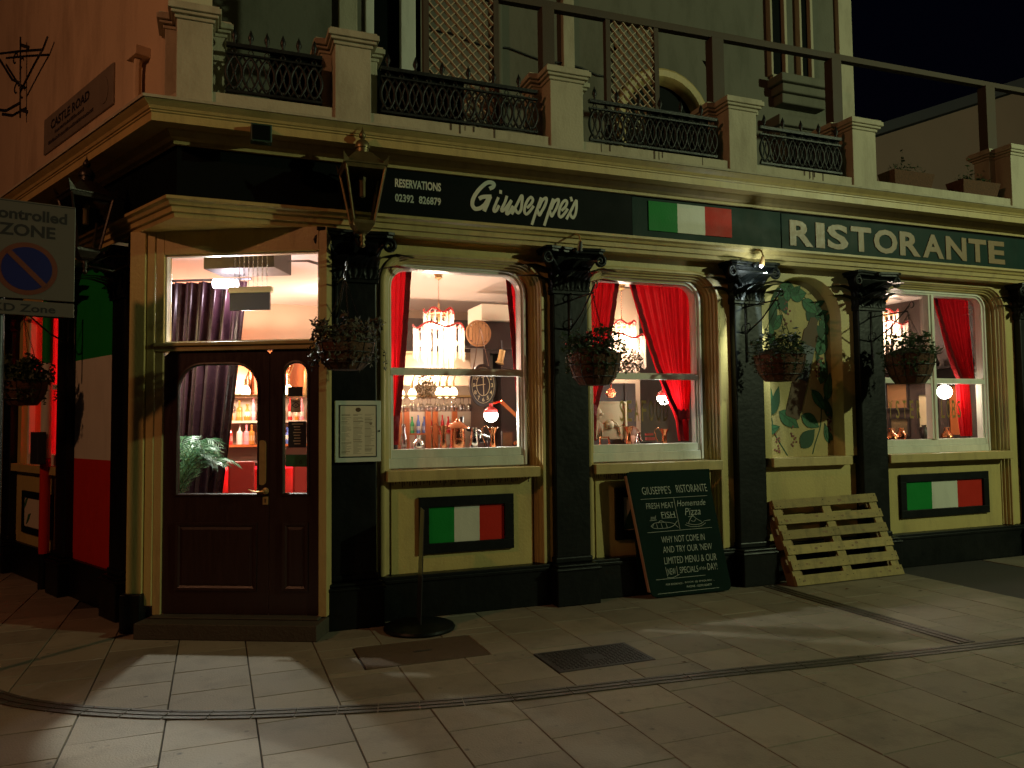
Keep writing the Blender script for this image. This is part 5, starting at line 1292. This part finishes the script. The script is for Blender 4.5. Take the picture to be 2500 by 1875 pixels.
# bar counter with red light strip and stools
bc = thing('bar_counter', 'dark wooden bar counter with a red light strip under its top', 'bar counter', FA, (0, 3.45, 0))
obj('top', G().box(-1.6, 1.75, -.30, .25, 1.13, 1.17), INDARK, bc, bevel=.01); obj('front', G().box(-1.6, 1.75, -.16, .2, .13, 1.13), REDLEA_GLOW, bc)  # front coloured red to paint in the strip's glow, not leather
obj('light_strip', G().box(-1.6, 1.75, -.175, -.161, 1.085, 1.12), LEDR, bc)
lamp('bar_red_strip', FA, (.2, 3.18, 1.05), 5, (1, .03, .05), .1)
lamp('bar_red_strip', FA, (1.0, 3.18, 1.05), 4, (1, .03, .05), .1)
for x, lab in ((.27, 'red leather bar stool seen through the left door glass'), (.95, 'red leather bar stool glimpsed at the foot of the narrow door glass')):
    bs = thing('bar_stool', lab, 'bar stool', FA, (x, 2.85, .13))
    obj('seat', G().box(-.135, .135, -.18, .18, .62, .70), REDLEA_GLOW, bs, bevel=.02); obj('backrest', G().hexa([(-.135, -.20, .68), (.135, -.20, .68), (.135, -.15, .68), (-.135, -.15, .68), (-.14, -.25, 1.08), (.14, -.25, 1.08), (.14, -.20, 1.08), (-.14, -.20, 1.08)]), REDLEA_GLOW, bs, bevel=.02)
    for a in (-.11, .11):
        for b in (-.15, .15): obj('leg', G().box(a-.015, a+.015, b-.015, b+.015, 0, .62), INDARK, bs)
# hanging bulbs over the bar
pb0 = [(.145, 3.1, 2.01), (.325, 3.1, 2.01), (.80, 3.1, 2.02), (2.12, 3.0, 1.98), (2.27, 3.0, 1.98), (2.62, 3.0, 2.0), (2.71, 3.0, 2.0), (2.80, 3.0, 2.0)]
labs = ['bare glowing bulb over the bar, left of two in the wide door glass', 'bare glowing bulb over the bar, right of two in the wide door glass', 'bare glowing bulb in the narrow door glass', 'leftmost glowing bulb over the glass rack in the first window', 'second glowing bulb over the glass rack in the first window', 'left bulb of the bright cluster behind the first window', 'middle bulb of the bright cluster behind the first window', 'right bulb of the bright cluster behind the first window']
for (x, y, z), lb in zip(pb0, labs):
    t = thing('pendant_bulb', lb, 'light bulb', FA, (x, y, z), group='bare bulbs over the bar')
    obj('bulb', G().lathe([(.01, -.08), (.045, -.055), (.055, -.01), (.04, .03), (.014, .06)], n=12), BULBW, t, smooth='all'); obj('socket', G().tube([(0, 0, .055), (0, 0, .13)], .018, 8), BRASS, t)
    obj('arm', G().tube([(0, 0, .13), (.06, .0, .30)], .008, 5), BRASS, t)
# hanging wine glasses rack
rk = thing('glass_rack', 'dark rack for hanging wine glasses over the bar', 'rack', FA, (0, 3.2, 0))
obj('rail', G().box(-.6, 3.10, -.25, .25, 1.93, 1.955), BRASS, rk)
uw = thing('bar_back_wall', 'amber brown tiled wall with copper pipes above the bottle shelves', 'wall', FA, (0, 4.2, 0))
obj('panel', G().box(-1.2, 1.65, 0, .05, 1.98, 2.62), ORWOOD, uw)
for k in range(9): obj('pipe', G().tube([(-.5+k*.23, -.06, 2.0), (-.5+k*.23, -.06, 2.3), (-.42+k*.23, -.06, 2.58)], .03, 8), BRASS if k % 2 else COPPER, uw, smooth='all')
wg = G().lathe([(.033, 0), (.033, -.004), (.005, -.008), (.004, -.07), (.02, -.085), (.034, -.11), (.036, -.14), (.030, -.175)], n=10).mesh('wine_glass'); wg.materials.append(CRYST)
wg.polygons.foreach_set('use_smooth', [True]*len(wg.polygons))
for k in range(26):
    x = 2.16+(.90)*k/25 if k < 18 else -.2+(k-18)*.11
    if k < 18: x = 2.14+.92*k/17
    o = bpy.data.objects.new('wine_glass', wg); COL.objects.link(o); o.matrix_world = FA @ T(x, 3.02+(k % 2)*.05, 1.925)
    if k >= 18: o.matrix_world = FA @ T(.0+(k-18)*.06+(.25 if k > 21 else 0), 3.05, 1.925)
    tag(o, ('%s wine glass from the left hanging on the rack in the first window' % ORD[k]) if k < 18 else ('%s wine glass from the left hanging on the rack seen through the door' % ORD[k-18]), 'wine glass', 'wine glasses hanging over the bar')
# cream arch shelf, dark joinery, orange cabinet behind first window
ar = thing('bar_canopy', 'cream canopy with striped edge over the back bar behind the first window', 'canopy', FA, (0, 3.45, 0))
obj('panel', G().prism([(1.7, 2.1), (1.7, 2.46), (3.02, 2.5), (3.15, 2.43), (3.22, 2.30), (3.22, 2.1)], 0, .06), INCREAM, ar)
obj('upper_band', G().box(1.7, 3.10, -.03, .0, 2.47, 2.50).box(1.7, 3.10, -.03, 0, 2.51, 2.54), RELIEF, ar)
obj('dark_fascia', G().box(1.7, 3.95, .02, .1, 2.55, 2.98), INDARK, ar)
dj = thing('dark_dresser', 'tall black dresser with an arched top right of the clock in the first window', 'dresser', FA, (0, 2.5, 0))
obj('carcass', G().box(3.03, 3.12, 0, .5, .13, 2.45).box(3.26, 3.6, 0, .5, .13, 2.75).box(3.03, 3.6, 0, .5, 2.45, 2.85), INDARK, dj)
obj('back_panel', G().box(3.12, 3.26, .3, .34, 1.6, 2.45), PAPER, dj)
obj('shelf', G().box(2.8, 3.6, -.05, .02, 2.50, 2.53), INDARK, dj)
cab = thing('glazed_cabinet', 'orange wood glazed cabinet behind the bar in the first window', 'cabinet', FA, (0, 3.95, 0))
for x in (2.32, 2.42, 2.72, 2.82, 3.10): obj('stile', G().box(x-.035, x+.035, -.02, .03, .9, 1.82), ORWOOD, cab)
for z in (1.45, 1.15): obj('rail', G().box(2.35, 3.1, -.015, .025, z, z+.02), ORWOOD, cab)
obj('back', G().box(2.3, 3.13, .2, .23, .9, 1.82), INCREAM, cab)
rn = random.Random(22)
for k in range(18): bottle(FA, 2.35+.043*k, 4.05, 1.17 if k % 2 else 1.47, k, rn.randrange(7), .8, 'bottle, %s from the left inside the orange glazed cabinet' % ORD[k], 'bottles in the glazed cabinet')
for k in range(9): bottle(FA, 1.75+.055*k, 3.9, 1.17+.0*(k % 3), k, rn.randrange(7), 1.0, 'bottle, %s from the left beside the orange cabinet' % ORD[k], 'bottles at the left of the back bar')
# ac unit, ceiling spot, barrel, clock
ac = thing('air_conditioner', 'cream air conditioning unit under the ceiling in the first window', 'air conditioner', FA, (3.20, 2.6, 2.84))
obj('casing', G().box(-.22, .22, -.20, .35, 0, .20), PLASW, ac, bevel=.01); obj('outlet', G().lathe([(.09, -.012), (.09, 0)], n=16), PLASW, ac)
sp = thing('ceiling_spotlight', 'brass ceiling spotlight beside the red curtain of the first window', 'spotlight', FA, (3.15, 2.2, 2.38))
obj('lamp_head', G().tube([(.02, 0, .08), (-.01, 0, -.05), (-.02, 0, -.08)], [.038, .038, .055], 12), BRASS, sp, smooth=True); obj('arm', G().tube([(.02, 0, .08), (.03, .05, .20)], .01, 6), DGREY, sp)
bl_ = thing('barrel_head', 'round wooden barrel end hung on the wall behind the first window', 'barrel head', FA, (2.87, 2.2, 2.65))
g = G(); 
for k in range(6):
    x = -.12+.04*k; hh = sqrt(max(0, .13**2-(x+.02)**2)); g.box(x+.002, x+.038, -.02, .01, -hh, hh)
g2 = G().tube([(.145*cos(a*pi/14), 0, .145*sin(a*pi/14)) for a in range(29)], .014, 6, False)
obj('boards', g, BARREL, bl_, kind='stuff'); obj('hoop', g2, BARREL, bl_)
ck = thing('hanging_clock', 'large round black clock with pale numerals hung on cords in the first window', 'clock', FA, (2.575, 1.2, 1.99))
g = G().lathe([(.125, -.012), (.15, -.01), (.155, .01), (.15, .025), (.0, .025)][:4], n=32); g.v = [(x*.95, z, y*1.45) for x, y, z in g.v]
obj('case', g, INDARK, ck, smooth=True)
def esx(r, a): return (r*.95*cos(a), r*1.45*sin(a))
g = G(); strokes(g, [[esx(.075, k*pi/12) for k in range(25)]], .006, -.014, .002, False); strokes(g, [[esx(.128, k*pi/12) for k in range(25)]], .003, -.014, .002, False)
obj('dial_ring', g, RELIEF, ck)
g = G(); strokes(g, [[(.02, .01), (-.11, -.01)], [(.0, .09), (.005, -.10)], [(-.018, .08), (.018, .09)]], .008, -.017, .002, False); obj('clock_hand', g, RELIEF, ck)
for k in range(1, 13):
    a = pi/2-k*pi/6; x, z = esx(.103, a)
    me = text_mesh(str(k), .055, off=.0008, align='CENTER'); obj('numeral', me, RELIEF, ck, T(x, -.015, z-.018))
obj('cord', G().tube([(-.10, 0, .17), (-.02, 0, .60), (.07, 0, .20)], .006, 5), BROWNP, ck)
# table lamps with white globes
def globe(s, y, z, lab, shade=True, r=.068):
    t = thing('globe_lamp', lab, 'lamp', FA, (s, y, z))
    obj('globe', G().sphere((0, 0, 0), r, 14, 10), BULBC, t, smooth='all')
    if shade:
        obj('shade', G().lathe([(r*1.02, 0.02), (r*.95, .05), (r*.5, .075), (.018, .08), (.018, .11)], n=16), REDGL, t, smooth=True)
    return t
t = globe(2.45, .60, 1.675, 'bright globe desk lamp with a red shade and orange arms in the first window')
obj('arm', G().bar((.02, 0, .11), (.10, 0, .13), .02, .02).bar((.10, 0, .13), (.33, .03, -.06), .018, .035).bar((.33, .03, -.24), (.12, .03, -.33), .018, .03), COPPER, t)
obj('base', G().lathe([(.08, -.31), (.08, -.33)], n=16), COPPER, t)
globe(4.30, .50, 1.835, 'bright globe lamp behind the word SEAFOOD in the second window')
globe(8.255, .50, 1.915, 'bright globe lamp in the third window', shade=False, r=.085)
# shelf under windows and copper ware
WS = thing('window_shelf', 'dark shelf behind the first two windows carrying copper ware', 'shelf', FA, (0, .25, 0))
obj('board', G().box(1.38, 4.46, 0, .30, 1.335, 1.36), INDARK, WS)
WS2 = thing('window_shelf', 'dark shelf behind the third window', 'shelf', FA, (0, .25, 0))
obj('board', G().box(6.78, 8.42, 0, .30, 1.32, 1.345), INDARK, WS2)
def jug(s, y, lab, h=.2, m_=COPPER, r=.03):
    t = thing('copper_jug', lab, 'jug', FA, (s, y, 1.36))
    obj('body', G().lathe([(r, 0), (r*1.1, .01), (r*.75, h*.45), (r*.8, h*.7), (r*1.6, h), (r*1.5, h), (r*.7, h*.72)], n=16), m_, t, smooth=True)
    obj('handle', G().tube([(-r*.7, 0, h*.8), (-r*2.2, 0, h*1.1), (-r*3.6, 0, h*.95), (-r*3.2, 0, h*.5), (-r*1.6, 0, .0)], .004, 6), m_, t, smooth='all')
jug(1.90, .33, 'tall copper jug left of the lidded pot in the first window', .22)
jug(2.37, .33, 'tall dark copper jug below the globe lamp in the first window', .20)
jug(3.785, .33, 'tall copper jug left of the seated person in the second window', .19)
jug(4.19, .33, 'copper jug beside the red tie back in the second window', .16)
t = thing('lidded_pot', 'big copper pot with a conical lid on the first window shelf', 'pot', FA, (2.04, .35, 1.36))
obj('body', G().lathe([(.045, 0), (.065, .02), (.07, .10), (.06, .20)], n=18), COPPER, t, smooth=True); obj('lid', G().lathe([(.11, .195), (.105, .205), (.06, .24), (.02, .26), (.018, .275), (.005, .28)], n=18), COPPER, t, smooth=True)
obj('handle', G().tube([(-.04, -.075, .09), (-.03, -.10, .10), (.03, -.10, .10), (.04, -.075, .09)], .009, 6), COPPER, t)
t = thing('silver_jug', 'small silver jug between the copper pot and the dark ornament', 'jug', FA, (2.20, .36, 1.36))
obj('body', G().lathe([(.03, 0), (.045, .05), (.035, .13), (.025, .17), (.035, .20)], n=14), SILVER, t, smooth=True); obj('handle', G().tube([(.03, 0, .18), (.075, 0, .16), (.05, 0, .06)], .005, 6), SILVER, t)
t = thing('metal_ornament', 'dark shiny horse shaped ornament on the first window shelf', 'ornament', FA, (2.28, .40, 1.36))
obj('body', G().sphere((0, 0, .10), .05, 12, 8, (1.5, .7, .8)).tube([(-.07, 0, .0), (-.05, 0, .08)], .014, 6).tube([(.06, 0, .0), (.05, 0, .08)], .014, 6).tube([(-.05, 0, .12), (-.09, 0, .18)], [.025, .018], 8).sphere((-.11, 0, .185), .024, 8, 6, (1.5, .8, .9)).tube([(.07, 0, .12), (.10, 0, .06)], .008, 6), DGREY, t, smooth='all')
t = thing('picture_frame', 'small framed portrait leaning on the first window shelf', 'picture', FA, (2.56, .45, 1.37))
obj('frame', G().box(-.06, .06, 0, .012, 0, .15), INDARK, t); obj('picture', G().box(-.048, .048, -.002, 0, .012, .138), DRIEDF, t)
t = thing('flower_ball', 'round ball of dried flowers hanging over the bar in the first window', 'dried flowers', FA, (2.29, 2.4, 2.03))
g = G(); plant_cloud(g, (0, 0, 0), .14, 420, .022, (.9, .9, 1.1), seed=2); obj('flower_head', g, DRIEDF, t)
t = thing('flower_ball', 'green and brown dried flower ball in the middle of the second window', 'dried flowers', FA, (4.35, 1.3, 2.26))
g = G(); plant_cloud(g, (0, 0, 0), .17, 460, .025, (1, 1, 1), seed=3); obj('flower_head', g, LEAFD, t)
# pot rack things second window
t = thing('brass_plate', 'round embossed brass plate on the wall in the second window', 'plate', FA, (3.65, 0.85, 1.92))
g = G().lathe([(.001, -.02), (.05, -.012), (.075, -.004), (.078, -.014), (.085, -.012)], n=28); g.v = [(x, z, y) for x, y, z in g.v]; obj('dish', g, BRASS, t, smooth=True)
obj('embossed_figure', G().sphere((0, -.02, 0), .03, 10, 6, (1, .4, 1.2)), BRASS, t, smooth='all')
t = thing('copper_pan', 'small copper pan hanging above the plaster relief in the second window', 'pan', FA, (3.88, .85, 1.90))
g = G().lathe([(.001, -.01), (.05, -.01), (.055, .005)], n=22); g.v = [(x, z, y) for x, y, z in g.v]; obj('dish', g, COPPER, t, smooth=True); obj('handle', G().bar((0, 0, .05), (0, 0, .13), .012, .006), COPPER, t)
t = thing('plaster_relief', 'cream plaster relief of two faces and hands in a square frame', 'relief picture', FA, (3.70, .62, 1.42))
obj('slab', G().box(-.28, .22, 0, .03, 0, .385), RELIEF, t, bevel=.006); obj('frame', G().box(-.29, .23, -.015, 0, .365, .385).box(.21, .23, -.015, 0, 0, .365), RELIEF, t)
g = G().sphere((-.10, -.005, .26), .05, 12, 8, (.9, .5, 1.2)).sphere((-.065, -.02, .255), .018, 8, 6).sphere((.03, -.005, .15), .048, 12, 8, (1.1, .5, 1)).sphere((.0, -.02, .15), .015, 8, 6)
for k in range(4): g.tube([(-.12+k*.018, -.012, .02), (-.115+k*.016, -.022, .10), (-.10+k*.014, -.018, .19-.01*k)], .009, 6)
g.tube([(.05, -.01, .20), (.10, -.015, .17), (.14, -.008, .12), (.15, -.005, .05)], .008, 6).tube([(-.14, -.008, .30), (-.17, -.012, .22), (-.18, -.006, .10)], .008, 6)
obj('faces', g, RELIEF, t, smooth='all')
t = thing('copper_tray', 'copper warming tray with a handle at the left of the second window shelf', 'tray', FA, (3.52, .33, 1.36))
obj('tray', G().lathe([(.10, 0), (.12, .015), (.11, .015)], n=20), COPPER, t, smooth=True); obj('handle', G().tube([(-.05, 0, .01), (-.045, 0, .09), (.045, 0, .09), (.05, 0, .01)], .008, 6), COPPER, t)
t = thing('red_scales', 'small red kitchen scales in the middle of the second window shelf', 'scales', FA, (4.03, .34, 1.36))
obj('body', G().box(-.04, .05, -.02, .02, .05, .08).box(-.045, .03, -.02, .02, .10, .12), REDLEA_GLOW, t); obj('pan', G().lathe([(.02, 0), (.09, .03), (.095, .035)], n=16), SILVER, t, smooth=True)
# shelf uprights / inner wall parts behind the second window
t = thing('wall_column', 'plain peach coloured column inside behind the word SEAFOOD', 'column', FA, (4.30, 1.9, .13))
obj('shaft', G().box(.05, .55, 0, .3, 0, 3.1), INCREAM, t)
t = thing('wall_panel', 'dark brown boarded wall behind the relief in the second window', 'panelling', FA, (0, 1.15, 0))
obj('boards', G().box(3.4, 4.35, 0, .04, .9, 2.02).box(4.2, 4.33, -.03, 0, .9, 2.02), INW, t)
# gold letters on the panes
w2 = thing('window_lettering', 'tall gold capitals SEAFOOD on the lower pane of the second window', 'lettering', FA, (0, .143, 0))
lx = 3.585
for ch in 'SEAFOOD':
    me = text_mesh(ch, .2, off=.001); xs = [v.co.x for v in me.vertices]; zs = [v.co.z for v in me.vertices]
    me.transform(T(-min(xs), 0, -min(zs))); me.transform(Matrix.Diagonal((.052/(max(xs)-min(xs)), 1, .20/(max(zs)-min(zs)), 1)))
    obj('letter', me, GOLDT, w2, T(lx, 0, 1.60)); lx += .0805
w3 = thing('window_lettering', 'gold capitals on the lower panes of the third window', 'lettering', FA, (0, .143, 0))
for body, xa in ():
    pass
for body, xa, st_ in (('OYSTER', 6.86, .105), ('LOBS', 7.76, .085)):
    lx = xa
    for ch in body:
        me = text_mesh(ch, .2, off=.001); xs = [v.co.x for v in me.vertices]; zs = [v.co.z for v in me.vertices]
        me.transform(T(-min(xs), 0, -min(zs))); me.transform(Matrix.Diagonal(((.055 if ch != 'I' else .015)/(max(xs)-min(xs)), 1, .20/(max(zs)-min(zs)), 1)))
        obj('letter', me, GOLDT, w3, T(lx, 0, 1.60)); lx += st_
for s, y, hh, rr, mm, nm, lab in ((1.46, .36, .16, .035, INDARK, 'vase', 'dark vase at the far left of the first window shelf'), (1.56, .42, .24, .03, CRYST, 'decanter', 'clear glass decanter at the left of the first window shelf'), (1.68, .36, .14, .05, SILVER, 'sugar_bowl', 'silver bowl left of the first copper jug'), (2.12, .48, .30, .03, INDARK, 'tall_vase', 'tall dark vase behind the lidded pot'), (3.95, .42, .13, .04, SILVER, 'sugar_bowl', 'silver bowl in the middle of the second window'), (6.88, .42, .18, .05, INDARK, 'vase', 'dark vase at the left edge of the third window'), (7.42, .4, .13, .06, COPPER, 'copper_bowl', 'copper bowl beside the mullion of the third window'), (7.78, .4, .16, .045, INDARK, 'vase', 'dark vase right of the mullion of the third window')):
    t = thing(nm, lab, nm.replace('_', ' '), FA, (s, y, 1.36)); obj('body', G().lathe([(rr*.7, 0), (rr, hh*.2), (rr*.9, hh*.5), (rr*.45, hh*.75), (rr*.6, hh), (rr*.5, hh)], n=14), mm, t, smooth=True); obj('foot', G().lathe([(rr*.85, -.012), (rr*.8, 0)], n=14), mm, t)
t = thing('serving_dome', 'blue grey domed cloth cover low in the left pane of the third window', 'cover', FA, (7.15, .9, 1.30)); obj('dome', G().lathe([(.42, 0), (.40, .08), (.28, .17), (.12, .21), (.01, .22)], n=24), mat('blue_grey_cloth', (.06, .08, .14), .8, bump=.2), t, smooth=True)
t = thing('side_table', 'small dark table under the domed cover in the third window', 'table', FA, (7.15, .9, .13)); obj('tabletop', G().box(-.45, .45, -.4, .4, 1.13, 1.165), INDARK, t); obj('leg', G().box(-.05, .05, -.05, .05, 0, 1.13), INDARK, t)
# third window contents
for s, lab, mm in ((7.0, 'copper kettle at the left of the third window shelf', COPPER), (7.25, 'red and copper pot in the left pane of the third window', COPPER), (8.12, 'copper bell shaped pot in the right pane of the third window', COPPER)):
    t = thing('copper_kettle', lab, 'kettle', FA, (s, .38, 1.345)); obj('body', G().lathe([(.05, 0), (.07, .03), (.06, .07), (.02, .10), (.012, .13)], n=14), mm, t, smooth=True); obj('handle', G().tube([(-.05, 0, .07), (-.04, 0, .14), (.04, 0, .14), (.05, 0, .07)], .005, 5), mm, t)
for y0, y1, z0, z1, m_, lab in ((1.75, 2.15, 1.72, 2.12, BARREL, 'tan framed picture at the left behind the third window'), (1.30, 1.62, 1.45, 1.95, RELIEF, 'pale framed picture in the middle behind the third window'), (.85, 1.15, 1.35, 2.05, ORWOOD, 'orange wood framed board at the right behind the third window'), (1.75, 2.10, 1.35, 1.62, DRIEDF, 'small dark framed picture low at the left behind the third window')):
    t = thing('wall_picture', lab, 'picture', FA, (9.095, (y0+y1)/2, (z0+z1)/2)); a, b = (y1-y0)/2, (z1-z0)/2
    obj('frame', G().box(-.03, 0, -a, -a+.03, -b, b).box(-.03, 0, a-.03, a, -b, b).box(-.03, 0, -a+.03, a-.03, -b, -b+.03).box(-.03, 0, -a+.03, a-.03, b-.03, b), INDARK, t); obj('picture', G().box(-.012, -.002, -a+.03, a-.03, -b+.03, b-.03), m_, t)
t = thing('high_shelf', 'dark high shelf with pots on the end wall behind the third window', 'shelf', FA, (9.0, 1.5, 2.25)); obj('board', G().box(-.12, .09, -.8, .9, 0, .03), INDARK, t)
for k in range(5):
    t = thing('shelf_pot', ('%s small pot from the left on the high shelf behind the third window' % ORD[4-k]), 'pot', FA, (8.97, .9+.32*k, 2.28)); obj('body', G().lathe([(.04, 0), (.06, .05), (.03, .12), (.035, .15)], n=10), (COPPER, INDARK, SILVER)[k % 3], t, smooth=True)
# seated person in the second window
pr = thing('person', 'seated person with brown hair and a dark top behind the second window shelf', 'person', FA, (4.17, .95, .13))
g = G()
def blob(rings, n=14):
    b = len(g.v)
    for cx_, cy_, z, rx, ry in rings:
        for k in range(n):
            a = 2*pi*k/n; g.v.append((cx_+rx*cos(a), cy_+ry*sin(a), z))
    for i in range(len(rings)-1):
        for k in range(n): g.f.append((b+i*n+k, b+i*n+(k+1) % n, b+(i+1)*n+(k+1) % n, b+(i+1)*n+k))
    g.f.append(tuple(b+k for k in reversed(range(n)))); g.f.append(tuple(b+(len(rings)-1)*n+k for k in range(n)))
blob([(0, 0, .45, .17, .14), (0, 0, .60, .15, .12), (0, -.01, .80, .17, .12), (0, -.01, .95, .20, .11), (0, 0, 1.02, .15, .08), (0, -.005, 1.05, .07, .06), (0, -.01, 1.12, .055, .055)])
g.tube([(.17, 0, .96), (.24, -.06, .76), (.12, -.28, .72)], [.055, .045, .032], 10); g.tube([(-.17, 0, .96), (-.24, -.06, .76), (-.12, -.28, .72)], [.055, .045, .032], 10)
g.tube([(.09, 0, .50), (.11, -.38, .48), (.11, -.42, .05)], [.085, .07, .045], 10); g.tube([(-.09, 0, .50), (-.11, -.38, .48), (-.11, -.42, .05)], [.085, .07, .045], 10)
obj('body', g, CLOTH, pr, smooth='all')
g = G().sphere((0, 0, 0), .1, 18, 14, (.78, .9, 1.12)).tube([(0, 0, -.14), (0, .0, -.05)], .05, 10)
g.add([(-.012, -.085, -.02), (.012, -.085, -.02), (0, -.112, -.018), (0, -.088, .025)], [(0, 1, 2), (0, 2, 3), (1, 3, 2)])
g.sphere((.078, 0, -.005), .018, 8, 6, (.4, .8, 1.2)).sphere((-.078, 0, -.005), .018, 8, 6, (.4, .8, 1.2))
HM = T(0, -.02, 1.27) @ Matrix.Rotation(radians(-30), 4, 'Z') @ Matrix.Rotation(radians(18), 4, 'X')
hd = obj('head', g, SKIN, pr, HM, smooth='all')
obj('hair', G().sphere((0, .012, .022), .106, 18, 12, (.84, .92, 1.08)).sphere((0, .05, -.02), .08, 14, 10, (.95, .8, 1.2)), HAIR, pr, HM @ T(0, .012, .012), smooth='all')
obj('eye', G().sphere((.028, -.083, .012), .009, 8, 6, (1, .5, .6)).sphere((-.028, -.083, .012), .009, 8, 6, (1, .5, .6)), SIGNK, hd)
obj('mouth', G().sphere((0, -.084, -.045), .016, 8, 6, (1.2, .3, .3)), FLOWR, hd)
for s_ in (-1, 1):
    g = G().sphere((s_*.12, -.30, .72), .03, 10, 8, (.9, 1.2, .5))
    for k in range(4): g.tube([(s_*(.12+(k-1.5)*.016), -.32, .725), (s_*(.12+(k-1.5)*.017), -.36, .72), (s_*(.12+(k-1.5)*.016), -.385, .705)], [.0085, .008, .006], 6)
    g.tube([(s_*.095, -.30, .72), (s_*.075, -.33, .715), (s_*.08, -.35, .71)], [.01, .009, .007], 6)
    obj('hand', g, SKIN, pr, smooth='all')
ch = thing('dining_chair', 'dark dining chair under the seated person', 'chair', FA, (4.17, .97, .13))
obj('seat', G().box(-.2, .2, -.2, .2, .38, .42), INDARK, ch); obj('backrest', G().box(-.2, .2, .2, .23, .45, .9), INDARK, ch)
for a in (-.18, .18):
    for b in (-.18, .18): obj('leg', G().box(a-.018, a+.018, b-.018, b+.018, 0, .38), INDARK, ch)
dt = thing('dining_table', 'dining table with a pale cloth in front of the seated person', 'table', FA, (4.1, .62, .13))
obj('tabletop', G().box(-.35, .35, -.15, .08, .66, .69), PAPER, dt, bevel=.004)
for a in (-.3, .3): obj('leg', G().box(a-.02, a+.02, -.05, .0, 0, .66), INDARK, dt)
# blue screen by the narrow door
t = thing('till_screen', 'small bright blue till screen behind the narrow door glass', 'screen', FB, (.385, .9, 1.45))
obj('casing', G().box(-.06, .06, 0, .03, -.01, .20), DGREY, t); obj('screen', G().box(-.05, .02, -.004, 0, .01, .15), LEDB, t)
